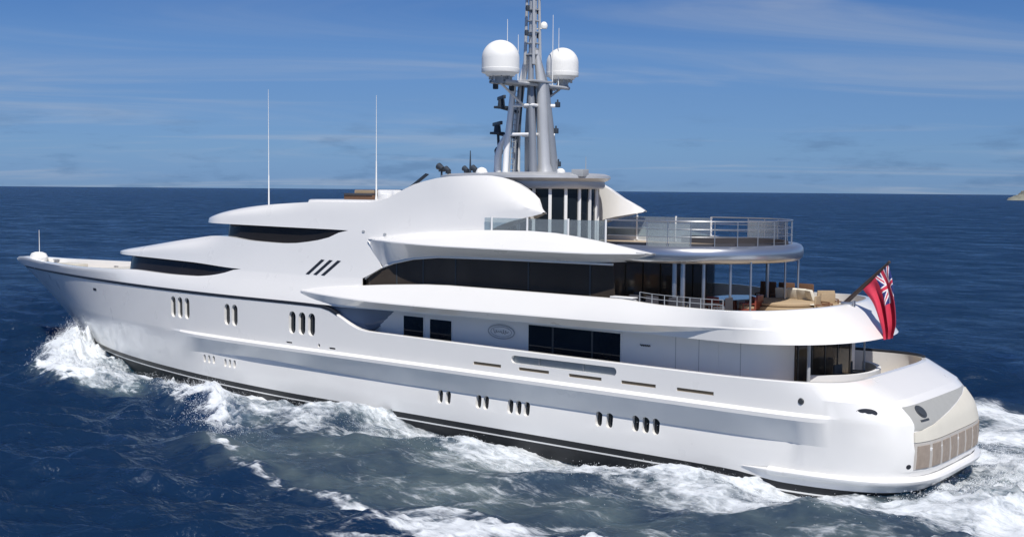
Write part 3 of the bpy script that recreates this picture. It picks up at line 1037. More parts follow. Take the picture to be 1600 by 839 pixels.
M['rail_glass2'] = clear_glass('smoked_balustrade', (0.72, 0.76, 0.78), 0.42)
for k in (0, 2): strip('glass_panel', [ring_pt(RA[k] + (RA[k + 2] - RA[k]) * q, -0.45) for i, q in enumerate((0.04, 0.35, 0.65, 0.96))], 8.42, 9.45, M['rail_glass2'], sdeck)
for k in (20, 22, 24): strip('glass_panel', [ring_pt(RA[k] + (RA[k + 2] - RA[k]) * q, -0.45) for q in (0.04, 0.35, 0.65, 0.96)], 8.42, 9.45, M['rail_glass2'], sdeck)
strip('coaming', [(15.0, DB - 0.62)] + [(*ring_pt(a, -0.62),) for a in RA] + [(15.0, -DB + 0.62)], 8.27, 8.62, M['darkcushion'], sdeck, 0.12)
# side balustrade behind the wing
for s in (1, -1):
    for x0, x1 in ((13.6, 15.5), (15.6, 17.8), (17.9, 20.4)):
        strip('glass_panel', [(x0, s * 4.55), (x1, s * 4.55)], 8.5, 9.5, M['rail_glass'], sdeck)
    for x in (13.55, 15.55, 17.85, 19.95):
        bm = bmesh.new(); add_tube(bm, [(x, s * 4.58, 8.3), (x, s * 4.58, 9.55)], 0.05, 8); finish(bm, 'rail_post', M['white2'], sdeck)

# ---------------------------------------------------------------- round glasshouse and hardtop
GX = 20.4
bm = bmesh.new()
add_lathe(bm, [(2.66, 8.2), (2.66, 11.0)], (GX, 0, 0), 66)
gh = finish(bm, 'glasshouse', M['glass'], yacht, 60)
for k in range(22):
    a = 2 * math.pi * (k + 0.15) / 22
    bm = bmesh.new()
    add_box(bm, (GX + 2.69 * math.cos(a), 2.69 * math.sin(a), 9.62), (0.10, 0.15, 2.75), a)
    finish(bm, 'mullion', M['white2'], gh)
bm = bmesh.new()
prof = [(2.6, 10.86), (2.95, 10.88), (3.02, 11.0), (3.0, 11.22), (3.12, 11.26), (3.3, 11.38), (3.28, 11.5), (3.0, 11.6), (1.6, 11.68), (0, 11.7)]
add_lathe(bm, prof, (0, 0, 0), 72)
for v in bm.verts:
    x = v.co.x
    if x > 0: x *= 1.9
    v.co.x = GX + x
    v.co.y *= 1.0
hard = finish(bm, 'hardtop', M['mast'], yacht, 40)
# deck gear on the hardtop
bm = bmesh.new(); add_lathe(bm, [(0.30, 0), (0.3, 0.1), (0.22, 0.26), (0.1, 0.33), (0, 0.35)], (22.6, 2.2, 11.55), 20)
finish(bm, 'dome_antenna', M['radome'], hard)
bm = bmesh.new(); add_lathe(bm, [(0.22, 0), (0.22, 0.15), (0.1, 0.25), (0, 0.26)], (18.5, 1.2, 11.58), 16)
finish(bm, 'dome_antenna', M['radome'], hard)
for x, y in ((18.2, 1.9), (17.6, 0.4)):
    bm = bmesh.new(); add_tube(bm, [(x, y, 11.5), (x, y, 12.4)], [0.025, 0.012], 6); finish(bm, 'whip_antenna', M['grey'], hard)
bm = bmesh.new(); add_box(bm, (17.5, 1.0, 11.62), (0.6, 0.7, 0.35), 0.2, 0.03); finish(bm, 'locker', M['grey'], hard)
# searchlights and horns at the front
for i, (x, y, z, s) in enumerate(((25.9, 1.5, 11.45, 0.95), (25.35, 1.6, 11.4, 0.8), (24.2, 1.5, 11.45, 0.75), (23.7, 1.4, 11.45, 0.8))):
    bm = bmesh.new()
    add_tube(bm, [(x, y, z - 0.2), (x, y, z + 0.35 * s)], 0.05, 8)
    add_tube(bm, [(x - 0.16 * s, y + 0.05, z + 0.4 * s), (x + 0.22 * s, y, z + 0.56 * s)], [0.13 * s, 0.2 * s], 12)
    add_box(bm, (x, y, z + 0.3 * s), (0.14, 0.34 * s, 0.08))
    finish(bm, 'searchlight', M['darkmast'], hard)
bm = bmesh.new(); add_tube(bm, [(23.95, 1.5, 11.6), (23.95, 1.5, 12.75)], [0.06, 0.02], 8); finish(bm, 'whip_antenna', M['darkmast'], hard)
bm = bmesh.new()
add_sheet(bm, [(28.6, 10.3), (27.2, 11.0), (26.2, 11.6), (26.0, 11.55), (27.0, 10.95), (28.3, 10.3)], lambda x, z: 2.4, 0.08, 5)
finish(bm, 'windscreen_fin', M['darkmast'], hard)

# ---------------------------------------------------------------- mast
MX = 21.2
mastp = empty('mast', (MX, 0, 11.6)); mastp.parent = yacht


def mpart(name, bm, mat):
    o = finish(bm, name, mat, None, 40)
    o.parent = mastp
    o.matrix_parent_inverse = Matrix.Identity(4)
    return o


def T(*p): return [(a, b, c) for a, b, c in p]


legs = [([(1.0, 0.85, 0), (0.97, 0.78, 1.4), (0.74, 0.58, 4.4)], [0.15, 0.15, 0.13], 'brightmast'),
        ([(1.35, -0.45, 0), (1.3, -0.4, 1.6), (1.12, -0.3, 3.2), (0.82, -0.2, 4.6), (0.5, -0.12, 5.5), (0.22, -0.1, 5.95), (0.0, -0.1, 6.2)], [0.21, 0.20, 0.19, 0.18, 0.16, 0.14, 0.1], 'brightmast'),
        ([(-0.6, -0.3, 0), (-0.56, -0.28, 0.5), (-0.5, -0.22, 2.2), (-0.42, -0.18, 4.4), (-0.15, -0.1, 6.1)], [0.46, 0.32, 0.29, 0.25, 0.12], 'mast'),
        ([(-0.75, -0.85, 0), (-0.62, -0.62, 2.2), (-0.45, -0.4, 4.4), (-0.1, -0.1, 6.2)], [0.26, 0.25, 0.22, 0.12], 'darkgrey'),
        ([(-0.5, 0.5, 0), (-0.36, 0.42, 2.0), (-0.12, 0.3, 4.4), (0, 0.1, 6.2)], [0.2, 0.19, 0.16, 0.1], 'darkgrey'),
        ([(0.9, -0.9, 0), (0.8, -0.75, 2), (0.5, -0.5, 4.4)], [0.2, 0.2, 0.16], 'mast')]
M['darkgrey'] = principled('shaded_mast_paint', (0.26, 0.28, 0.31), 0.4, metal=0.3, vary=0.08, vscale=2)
for path, rad, mk in legs:
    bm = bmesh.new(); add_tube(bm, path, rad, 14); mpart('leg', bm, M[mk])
bm = bmesh.new()
add_tube(bm, [(1.75, 0.55, 0), (1.72, 0.55, 0.9), (1.6, 0.5, 1.45), (1.35, 0.45, 1.95)], [0.2, 0.19, 0.15, 0.06], 12)
mpart('exhaust_horn', bm, M['brightmast'])
bm = bmesh.new()
for s in (0.42, 0.08):
    add_tube(bm, [(1.1, s, 0), (0.8, s * 0.8, 4.4)], 0.035, 6)
for k in range(15):
    t = k / 15
    add_tube(bm, [(1.1 - 0.3 * t, 0.42 * (1 - 0.2 * t), 0.2 + 4.2 * t), (1.1 - 0.3 * t, 0.08 * (1 - 0.2 * t), 0.2 + 4.2 * t)], 0.02, 5)
mpart('ladder', bm, M['grey'])
for z in (1.95, 3.38):
    bm = bmesh.new()
    k = 1 - z / 16
    add_tube(bm, [(0.95 * k, -0.35, z), (-0.3, -0.12, z + 0.01), (-0.85, -0.75, z)], 0.09, 10)
    add_tube(bm, [(0.95 * k, 0.75 * k, z), (-0.45, 0.42, z), (-0.3, -0.12, z)], 0.08, 10)
    mpart('crossbar', bm, M['brightmast'])
# platform for the domes
bm = bmesh.new()
add_box(bm, (0.1, 0, 4.42), (1.0, 5.2, 0.12), 0, 0.03)
add_box(bm, (0.1, 0, 4.55), (1.6, 1.6, 0.10), 0, 0.03)
add_tube(bm, [(0.55, 2.6, 4.4), (0.55, -2.6, 4.4)], 0.09, 8)
add_tube(bm, [(-0.35, 2.6, 4.4), (-0.35, -2.6, 4.4)], 0.09, 8)
add_tube(bm, [(0.1, 2.4, 4.35), (0.1, 0.6, 3.4)], 0.06, 8)
add_tube(bm, [(0.1, -2.4, 4.35), (0.1, -0.6, 3.4)], 0.06, 8)
mpart('platform', bm, M['mast'])
for s, r, zb, h in ((1, 0.92, 4.64, 1.72), (-1, 0.84, 4.86, 1.62)):
    bm = bmesh.new()
    prof = [(0, -0.02), (r * 0.72, 0.0), (r * 0.82, 0.12), (r * 0.985, 0.16), (r, 0.2), (r, 0.36), (r * 0.985, 0.37)]
    for k in range(0, 13):
        a = math.pi / 2 * k / 12
        prof.append((r * 0.985 * math.cos(a), h - r * 0.96 + r * 0.96 * math.sin(a)))
    add_lathe(bm, prof, (0, 2.5 * s, zb), 40)
    mpart('radome', bm, M['radome'])
    bm = bmesh.new()
    add_lathe(bm, [(0.34, -0.35), (0.28, -0.2), (0.3, 0.02)], (0, 2.5 * s, zb), 20)
    for k in range(8):
        a = k * math.pi / 4
        add_box(bm, (0.55 * r * math.cos(a), 2.5 * s + 0.55 * r * math.sin(a), zb - 0.08), (0.12, 0.05, 0.18), a)
    mpart('radome_base', bm, M['grey'])
# upper lattice pole
bm = bmesh.new()
for sx, sy in ((1, 1), (1, -1), (-1, 1), (-1, -1)):
    add_tube(bm, [(0.27 * sx, 0.27 * sy, 5.4), (0.22 * sx, 0.22 * sy, 8.4), (0.18 * sx, 0.18 * sy, 10.4)], [0.08, 0.07, 0.07], 8)
add_tube(bm, [(0, 0, 5.4), (0, 0, 10.6)], 0.2, 10)
for k in range(8):
    z = 5.9 + 0.55 * k
    r = 0.30 - 0.011 * k
    add_box(bm, (0, 0, z), (2 * r, 2 * r, 0.05))
mpart('pole', bm, M['mast'])
for z, w in ((6.9, 0.62), (8.1, 0.56), (9.2, 0.5)):
    for s in (1, -1):
        bm = bmesh.new()
        add_lathe(bm, [(0.0, -0.14), (0.09, -0.13), (0.11, 0), (0.09, 0.13), (0, 0.15)], (-0.1 * s, w * s, z), 12)
        add_box(bm, (-0.05 * s, w * s * 0.6, z - 0.1), (0.05, w * 0.8, 0.05))
        mpart('navigation_light', bm, M['darkmast'])
for x, y, z, r in ((-0.35, -0.45, 7.35, 0.19), (-0.35, -0.4, 8.75, 0.13), (0.3, 0.0, 5.75, 0.16)):
    bm = bmesh.new()
    add_lathe(bm, [(0, -r * 0.9), (r * 0.8, -r * 0.8), (r, -0.1 * r), (r * 0.8, r * 0.55), (r * 0.4, r * 0.92), (0, r)], (x, y, z), 16)
    add_box(bm, (x * 0.5, y * 0.5, z - r * 0.9), (abs(x) + 0.05, 0.05, 0.05))
    mpart('satellite_dome', bm, M['radome'])
for x, y, z0, z1 in ((-0.2, -1.4, 4.5, 8.0), (-0.2, -1.9, 4.5, 7.4), (0.4, 1.5, 4.5, 7.5), (0.2, 0.9, 4.5, 6.8)):
    bm = bmesh.new(); add_tube(bm, [(x, y, z0), (x, y, z1)], [0.025, 0.012], 6); mpart('whip_antenna', bm, M['radome'])
for k, (x, y) in enumerate(((0.45, 0.2), (0.3, -0.6), (-0.25, 0.15))):
    bm = bmesh.new()
    add_tube(bm, [(x * 1.6, y * 1.5, 0.05), (x * 1.5, y * 1.4, 1.6), (x * 1.1, y * 1.2, 3.2), (x, y, 4.4)], 0.05, 6)
    mpart('cable_duct', bm, M['darkmast'])
for x, y, z in ((0.55, 2.2, 4.2), (0.55, -2.2, 4.2), (0.6, 0.9, 4.2), (-0.9, -0.8, 2.15), (-0.95, -0.85, 3.45), (-1.0, -0.9, 0.5), (0.55, -1.4, 4.2)):
    bm = bmesh.new(); add_box(bm, (x, y, z), (0.22, 0.22, 0.26), 0.3, 0.03); add_tube(bm, [(x, y, z), (x, y, z + 0.25)], 0.04, 6)
    mpart('deck_lamp', bm, M['darkmast'])
# radar scanners on brackets forward
for z, w, dx in ((3.35, 1.5, 1.9), (2.05, 1.9, 2.15)):
    bm = bmesh.new()
    add_tube(bm, [(0.9, 0, z - 0.25), (dx, 0.1, z)], 0.08, 8)
    add_box(bm, (dx, 0.1, z + 0.02), (0.6, 0.5, 0.12), 0, 0.02)
    add_tube(bm, [(dx, 0.1, z), (dx, 0.1, z + 0.42)], [0.2, 0.16], 12)
    add_box(bm, (dx, 0.1, z + 0.5), (0.14, w, 0.18), 0.9, 0.03)
    mpart('radar_scanner', bm, M['darkmast'])
bm = bmesh.new()
add_tube(bm, [(2.1, 0.1, 2.0), (2.05, 0.1, 1.3)], 0.07, 8)
add_lathe(bm, [(0, -0.25), (0.2, -0.2), (0.24, 0.0), (0.15, 0.15), (0, 0.2)], (2.05, 0.1, 1.2), 14)
mpart('floodlight', bm, M['darkmast'])

# long whip antennas on the roofs
for x, y, z0, z1 in ((40.2, 1.0, 9.3, 16.6), (30.15, 2.0, 10.05, 15.75)):
    bm = bmesh.new()
    add_tube(bm, [(x, y, z0), (x, y, z0 + 0.4), (x, y, z0 + 2.2), (x, y, z0 + 2.25), (x, y, z1)], [0.09, 0.045, 0.032, 0.022, 0.010], 8)
    finish(bm, 'whip_antenna', M['radome'], house)
# ---------------------------------------------------------------- foredeck gear
bm = bmesh.new(); add_tube(bm, [(67.9, 0, 5.3), (67.9, 0, 7.5)], [0.03, 0.015], 8); finish(bm, 'jackstaff', M['radome'], hull)
bm = bmesh.new()
add_lathe(bm, [(0.6, 0), (0.62, 0.25), (0.5, 0.5), (0.25, 0.6), (0, 0.62)], (68.0, 0.0, 5.25), 20, 1.5, 0.85)
finish(bm, 'bow_fairing', M['radome'], hull)
for x, y in ((66.8, 0.75), (66.8, -0.75)):
    bm = bmesh.new(); add_lathe(bm, [(0.28, 0), (0.28, 0.12), (0.16, 0.2), (0.16, 0.5), (0.26, 0.56), (0.26, 0.62), (0, 0.64)], (x, y, 4.72), 16)
    finish(bm, 'capstan', M['steel'], hull)
bm = bmesh.new(); add_box(bm, (63.4, 0, 4.98), (2.4, 1.1, 0.5), 0, 0.08); add_box(bm, (61.8, 0.9, 4.92), (0.9, 0.6, 0.4), 0, 0.06)
finish(bm, 'deck_locker', M['cream'], hull)
bm = bmesh.new(); add_box(bm, (56.8, 0, 4.95), (2.6, 3.2, 0.46), 0, 0.12); finish(bm, 'hatch', M['cream'], hull)
for x, y in ((64.8, 0.9), (60.3, 1.6), (60.3, -1.6), (64.8, -0.9)):
    bm = bmesh.new()
    add_box(bm, (x, y, 4.76), (0.5, 0.2, 0.06), 0, 0.01)
    for d in (-0.14, 0.14): add_lathe(bm, [(0.06, 0), (0.06, 0.25), (0.09, 0.28), (0.09, 0.32), (0, 0.33)], (x + d, y, 4.77), 10)
    finish(bm, 'bollard', M['steel'], hull)

# ---------------------------------------------------------------- transom
_SG = None


def stern_x(y, z):
    """x of the hull's stern surface at breadth y and height z"""
    B = float(np.interp(z, [-0.5, 0.5, 1.25, 2.3, 3.6], [5.27, 5.38, 5.42, 5.53, 5.53]))
    xa = stern(z)
    c = min(1, abs(y) / B) ** (E_N(z) / 2)
    s = math.sqrt(max(0, 1 - c * c)) ** (2 / E_M(z))
    return 8 - (8 - xa) * s


def stern_patch(name, rows, off, mat, parent, nc=24, tk=0.05):
    """rows of (z, y left, y right): a skin laid on the stern, off metres proud"""
    bm = bmesh.new()
    V, W_ = [], []
    for z, a, b in rows:
        V.append([]); W_.append([])
        for k in range(nc + 1):
            y = a + (b - a) * k / nc
            x = stern_x(y, z)
            V[-1].append(bm.verts.new((x - off, y, z)))
            W_[-1].append(bm.verts.new((x - off + tk, y, z)))
    for i in range(len(V) - 1):
        for k in range(nc):
            bm.faces.new((V[i][k], V[i][k + 1], V[i + 1][k + 1], V[i + 1][k]))
            bm.faces.new((W_[i][k + 1], W_[i][k], W_[i + 1][k], W_[i + 1][k + 1]))
    for i in range(len(V) - 1):
        for k in (0, nc): bm.faces.new((V[i][k], V[i + 1][k], W_[i + 1][k], W_[i][k]))
    for k in range(nc):
        for i in (0, len(V) - 1): bm.faces.new((V[i][k], V[i][k + 1], W_[i][k + 1], W_[i][k]))
    return finish(bm, name, mat, parent, 40)


def stern_cut(bm, rows, off, depth, nc=24):
    V, W_ = [], []
    for z, a, b in rows:
        V.append([]); W_.append([])
        for k in range(nc + 1):
            y = a + (b - a) * k / nc; x = stern_x(y, z)
            V[-1].append(bm.verts.new((x - off, y, z))); W_[-1].append(bm.verts.new((x + depth, y, z)))
    n = len(V) - 1
    for i in range(n):
        for k in range(nc):
            bm.faces.new((V[i][k], V[i][k + 1], V[i + 1][k + 1], V[i + 1][k]))
            bm.faces.new((W_[i][k + 1], W_[i][k], W_[i + 1][k], W_[i + 1][k + 1]))
        for k in (0, nc): bm.faces.new((V[i][k], V[i + 1][k], W_[i + 1][k], W_[i][k]))
    for k in range(nc):
        for i in (0, n): bm.faces.new((V[i][k], V[i][k + 1], W_[i][k + 1], W_[i][k]))


ALC = [(1.96, 3.5, 3.05), (2.05, 3.46, 2.1), (2.15, 3.44, 1.25), (2.3, 3.42, -0.1), (2.45, 3.42, -1.3), (2.6, 3.42, -2.4), (2.74, 3.42, -3.4), (2.79, 3.42, -3.5)]


def cut_stern():
    cb = bmesh.new()
    stern_cut(cb, ALC, 0.8, 0.06)
    bmesh.ops.recalc_face_normals(cb, faces=cb.faces)
    cme = bpy.data.meshes.new('cut'); cb.to_mesh(cme); cb.free()
    co = bpy.data.objects.new('cut', cme); COL.objects.link(co)
    md = hull.modifiers.new('cut', 'BOOLEAN'); md.object = co; md.operation = 'DIFFERENCE'; md.solver = 'FAST'
    dg = bpy.context.evaluated_depsgraph_get()
    me = bpy.data.meshes.new_from_object(hull.evaluated_get(dg))
    hull.modifiers.clear(); hull.data = me
    bpy.data.objects.remove(co)
    bm = bmesh.new(); bm.from_mesh(me)
    mark_sharp(bm, 28, 12)
    bm.to_mesh(me); bm.free()


cut_stern()
M['alcove'] = principled('alcove_shade_grey', (0.36, 0.36, 0.34), 0.45, vary=0.08)  # shade of the recess put into the grey; the cut is shallow
alc = stern_patch('transom_panel', [(z, a - 0.01, b + 0.01) for z, a, b in ALC], -0.04, M['alcove'], hull, 24, 0.02)
door = stern_patch('transom_door', [(1.56, 3.6, -3.6), (1.75, 3.57, -3.58), (1.93, 3.53, -3.56), (1.955, 3.05, -3.56), (2.05, 2.08, -3.55), (2.15, 1.23, -3.54), (2.3, -0.12, -3.52), (2.45, -1.32, -3.5), (2.6, -2.42, -3.5), (2.72, -3.36, -3.5)], 0.02, M['cream'], hull, 28, 0.05)
sl = stern_patch('slatted_panel', [(0.52, 3.58, -3.6), (1.0, 3.6, -3.62), (1.53, 3.6, -3.62)], 0.012, principled('pale_teak_frame', (0.50, 0.47, 0.43), 0.5, vary=0.08), hull, 30, 0.04)
for k in range(8):
    y0 = 3.5 - k * 0.89
    stern_patch('slat_bay', [(0.56, y0, y0 - 0.66), (0.9, y0, y0 - 0.66), (1.42, y0, y0 - 0.66)], 0.03, M['taupe'], sl, 6, 0.03)
# round badge and nameplate in the alcove
bm = bmesh.new()
cy_, cz_ = 2.45, 2.55
for rr, off in ((0.26, 0.0), (0.17, 0.02)):
    pts = [bm.verts.new((stern_x(cy_ + 1.3 * rr * math.cos(a), cz_ + 0.8 * rr * math.sin(a)) + 0.02 - off, cy_ + 1.3 * rr * math.cos(a), cz_ + 0.8 * rr * math.sin(a))) for a in [2 * math.pi * k / 24 for k in range(24)]]
    bm.faces.new(pts)
    pt2 = [bm.verts.new((v.co.x + 0.03, v.co.y, v.co.z)) for v in pts]
    for k in range(24): bm.faces.new((pts[k], pts[(k + 1) % 24], pt2[(k + 1) % 24], pt2[k]))
finish(bm, 'badge', M['frame'], alc)
stern_patch('nameplate', [(2.24, 2.9, 2.25), (2.30, 2.9, 2.25)], -0.02, M['frame'], alc, 4, 0.02)
for y, z, w in ((4.72, 2.68, 0.42), (3.78, 0.66, 0.16), (4.3, 0.7, 0.0)):
    if w:
        hh = 0.14 if w > 0.3 else 0.09
        stern_patch('stern_fairlead', [(z + hh * math.sin(q), y + w / 2 * max(0.05, math.cos(q)), y - w / 2 * max(0.05, math.cos(q))) for q in [-1.45 + 2.9 * k / 10 for k in range(11)]], 0.012, M['stripe'], hull, 8, 0.03)
# swim platform: a white lip round the foot of the stern
bm = bmesh.new()
G = []
for off, z in ((0.0, 0.24), (0.20, 0.20), (0.25, 0.12), (0.23, 0.02), (0.16, -0.06), (0.0, -0.08)):
    row = []
    for k in range(61):
        y = -5.30 + 10.6 * k / 60
        x = stern_x(y, 0.1)
        e = 1e-2
        dx = (stern_x(min(5.3, y + e), 0.1) - stern_x(max(-5.3, y - e), 0.1)) / (min(5.3, y + e) - max(-5.3, y - e))
        nx, ny = -1, dx
        L_ = math.hypot(nx, ny); nx, ny = nx / L_, ny / L_
        row.append((x + nx * off, y + ny * off, z))
    xs_, ys_ = row[-1][0], row[-1][1]
    zt = 0.08 + (z - 0.08) * 0.12
    row = [(6.4, -(5.36 + off * 0.05), zt), (4.6, -(5.345 + off * 0.7), 0.08 + (z - 0.08) * 0.8)] + row + [(4.6, 5.345 + off * 0.7, 0.08 + (z - 0.08) * 0.8), (6.4, 5.36 + off * 0.05, zt)]
    G.append(row)
add_grid(bm, G, both=False)
finish(bm, 'swim_platform', M['white'], hull)

# ---------------------------------------------------------------- flagstaff and ensign
FT, FB = Vector((2.80, 0, 8.0)), Vector((4.60, 0, 6.24))
bm = bmesh.new()
add_tube(bm, [FB + (FB - FT) * 0.04, FB.lerp(FT, 0.5), FT], [0.10, 0.085, 0.045], 10)
add_lathe(bm, [(0, -0.06), (0.06, -0.03), (0.07, 0.02), (0.04, 0.06), (0, 0.08)], FT, 10)
finish(bm, 'flagstaff', M['staff'], udeck)
bm = bmesh.new(); add_box(bm, (4.5, 0, 6.2), (0.5, 0.3, 0.18), 0, 0.03); add_box(bm, (4.25, 0, 6.1), (0.1, 0.16, 0.5)); finish(bm, 'staff_socket', M['steel'], udeck)


def union(a, b):
    """colour of the canton: a along the fly, b down the hoist, both 0..1; 0 red 1 white 2 blue"""
    X, Y = a * 2 - 1, (b * 2 - 1) * 0.5
    if abs(Y) < 0.1 or abs(X) < 0.1: return 0
    if abs(Y) < 0.17 or abs(X) < 0.17: return 1
    d = abs(abs(Y) - abs(X) * 0.5) / math.hypot(1, 0.5)
    if d < 0.035: return 0
    if d < 0.10: return 1
    return 2


bm = bmesh.new()
NU, NV = 96, 170
HT, HL = FT.lerp(FB, 0.03), FT.lerp(FB, 0.62)
tx = interp([(0, HT.x), (0.2, 2.62), (0.5, 2.47), (0.78, 2.42), (1, 2.56)]); tz = interp([(0, HT.z), (1, 4.93)])
lx = interp([(0, HL.x), (0.3, 3.42), (0.7, 3.08), (1, 2.92)]); lz = interp([(0, HL.z), (0.3, 6.25), (0.7, 5.35), (1, 4.84)])
V = []
for i in range(NU + 1):
    u = i / NU
    V.append([])
    for j in range(NV + 1):
        v = j / NV
        x = tx(v) * (1 - u) + lx(v) * u; z = tz(v) * (1 - u) + lz(v) * u
        am = 0.20 * min(1, v * 2.2) * (1 - 0.25 * v)
        y = am * math.sin(2 * math.pi * (2.4 * u + 0.25 * v) + 0.6) + 0.05 * math.sin(9 * v + 4 * u) * v
        x += 0.05 * math.sin(2 * math.pi * 1.7 * u + 5 * v) * v
        V[-1].append(bm.verts.new((x - 2.8, y, z - 8.0)))
for i in range(NU):
    for j in range(NV):
        f = bm.faces.new((V[i][j], V[i][j + 1], V[i + 1][j + 1], V[i + 1][j]))
        u, v = (i + 0.5) / NU, (j + 0.5) / NV
        f.material_index = union(v / 0.46, u / 0.5) if (u < 0.5 and v < 0.46) else 0
ens = finish(bm, 'ensign', [M['flagred'], M['flagwhite'], M['flagblue']], None, 60, recalc=False)
ens.location = (2.8, 0, 8.0)
tag(ens, 'red ensign with union canton hanging from the staff at the stern', 'flag')


# ---------------------------------------------------------------- loose furniture (all things of their own)
def armchair(name, label, cat, loc, rz, mk, cushion, group=None, w=0.7, h=0.85, back=None):
    o = empty(name, loc, rz, label, cat, group)
    bm = bmesh.new()
    for x in (-w / 2 + 0.05, w / 2 - 0.05):
        for y in (-0.28, 0.28):
            add_tube(bm, [(x, y, 0), (x * 0.96, y * 0.96, 0.36)], [0.025, 0.032], 8)
    add_box(bm, (0, 0, 0.36), (w, 0.66, 0.10), 0, 0.02)
    finish(bm, 'frame', M[mk], o)
    bm = bmesh.new(); add_box(bm, (0, 0.0, 0.46), (w * 0.82, 0.58, 0.13), 0, 0.04); finish(bm, 'seat', M[cushion], o)
    bm = bmesh.new()
    add_box(bm, (0, 0.31, 0.40 + h / 2 * 0.62), (w, 0.09, h * 0.62), 0, 0.035, 0.95)
    finish(bm, 'backrest', M[back or mk], o)
    for s in (-1, 1):
        bm = bmesh.new()
        add_box(bm, (s * (w / 2 - 0.03), 0.02, 0.62), (0.06, 0.56, 0.06), 0, 0.02)
        add_box(bm, (s * (w / 2 - 0.03), -0.22, 0.50), (0.05, 0.05, 0.24))
        finish(bm, 'armrest', M[mk], o)
    return o


def copy_thing(o, loc, rz, label, scale=None):
    c = o.copy(); COL.objects.link(c)
    c.location = loc; c.rotation_euler = (0, 0, rz); c['label'] = label
    if scale: c.scale = (scale,) * 3
    for ch in o.children:
        d = ch.copy(); COL.objects.link(d); d.parent = c
    return c


ZU = 5.365
# round daybed with its loose cushions, starboard aft
o = empty('daybed', (8.35, -1.9, ZU), 0, 'big round wicker daybed with tan mattress on the upper aft deck', 'daybed')
bm = bmesh.new(); add_lathe(bm, [(1.45, 0.0), (1.58, 0.06), (1.62, 0.3), (1.58, 0.42), (0, 0.42)], (0, 0, 0), 40); finish(bm, 'base', M['tan'], o)
bm = bmesh.new(); add_lathe(bm, [(0, 0.42), (1.42, 0.42), (1.5, 0.47), (1.5, 0.55), (1.42, 0.6), (0, 0.61)], (0, 0, 0), 40); finish(bm, 'mattress', M['tan'], o)
gq = 'cream cushions propped on the round daybed'
PROTO = None
for k, (dx, dy, rz, tl, lab) in enumerate(((0.55, -0.95, 0.2, 0.5, 'cream cushion on the daybed, the one nearest the bow'), (0.05, -1.1, 0.0, 0.55, 'cream cushion second from the bow on the daybed'),
                                       (-0.45, -1.05, -0.2, 0.5, 'cream cushion second from the stern on the daybed'), (-0.95, -0.75, -0.6, 0.5, 'cream cushion on the daybed, the one nearest the stern'))):
    if PROTO is None:
        bm = bmesh.new(); add_box(bm, (0, 0, 0), (0.52, 0.17, 0.5), 0, 0.07)
        PROTO = finish(bm, 'cushion', M['cushion'], None); q = PROTO
    else:
        q = PROTO.copy(); COL.objects.link(q)
    q.location = (8.35 + dx, -1.9 + dy, ZU + 0.61 + 0.24)
    q.rotation_euler = (-0.35, 0, rz)
    tag(q, lab, 'cushion', gq)
# tall wicker chairs along the starboard rail
ga = 'dark wicker chairs along the far rail'
wc = armchair('wicker_chair', 'dark brown high backed wicker chair, nearest the stern of the far row', 'chair', (8.6, -4.45, ZU), math.pi, 'wicker', 'darkcushion', ga, 0.85, 1.25)
copy_thing(wc, (9.55, -4.45, ZU), math.pi, 'dark brown high backed wicker chair, middle of the far row')
copy_thing(wc, (10.5, -4.45, ZU), math.pi, 'dark brown high backed wicker chair, nearest the saloon in the far row')
# oval dining table with blue glass top and mahogany chairs
o = empty('dining_table', (9.95, -0.4, ZU), 0, 'oval table with pale blue glass top behind the round deck pillars', 'table')
bm = bmesh.new(); add_lathe(bm, [(0, 0.70), (0.98, 0.70), (1.0, 0.715), (0.98, 0.74), (0, 0.745)], (0, 0, 0), 36, 0.9, 1.5); finish(bm, 'tabletop', M['blueglass'], o)
bm = bmesh.new(); add_lathe(bm, [(0.45, 0), (0.4, 0.06), (0.12, 0.12), (0.1, 0.6), (0.3, 0.70)], (0, 0, 0), 20); finish(bm, 'pedestal', M['redwood'], o)
gm = 'mahogany chairs round the oval table'
mc = armchair('dining_chair', 'mahogany armchair with tan seat beside the aft end of the oval table', 'chair', (8.75, 0.75, ZU), 2.3, 'redwood', 'tan', gm, 0.62, 0.85)
copy_thing(mc, (9.0, -0.35, ZU), math.pi / 2, 'mahogany armchair with tan seat between oval table and daybed')
copy_thing(mc, (9.8, 1.55, ZU), 0.0, 'mahogany armchair with tan seat at the port end of the oval table')
# dark dining set by the port pillars
o = empty('side_table', (9.55, 3.05, ZU), 0, 'dark low table among dark chairs by the port pillars', 'table')
bm = bmesh.new(); add_box(bm, (0, 0, 0.70), (1.1, 0.9, 0.05), 0, 0.015); finish(bm, 'tabletop', M['darkcushion'], o)
for sx in (-0.45, 0.45):
    for sy in (-0.35, 0.35):
        bm = bmesh.new(); add_tube(bm, [(sx, sy, 0), (sx, sy, 0.68)], 0.03, 8); finish(bm, 'leg', M['steel'], o)
gd_ = 'dark chairs by the port pillars'
dc = armchair('deck_chair', 'dark chair outboard of the dark low table, nearer the bow', 'chair', (10.0, 4.35, ZU), 0.0, 'steel', 'darkcushion', gd_, 0.6, 1.05, 'darkcushion')
copy_thing(dc, (9.1, 4.3, ZU), 0.1, 'dark chair outboard of the dark low table, nearer the stern')
copy_thing(dc, (10.45, 3.0, ZU), -math.pi / 2, 'dark chair between the dark low table and the saloon glass')
copy_thing(dc, (8.65, 3.1, ZU), math.pi / 2, 'dark chair at the stern end of the dark low table')
o = empty('side_table', (11.6, 3.2, ZU), 0, 'dark low table close to the saloon glass, nearer the bow', 'table')
bm = bmesh.new(); add_box(bm, (0, 0, 0.70), (1.1, 0.9, 0.05), 0, 0.015); finish(bm, 'tabletop', M['darkcushion'], o)
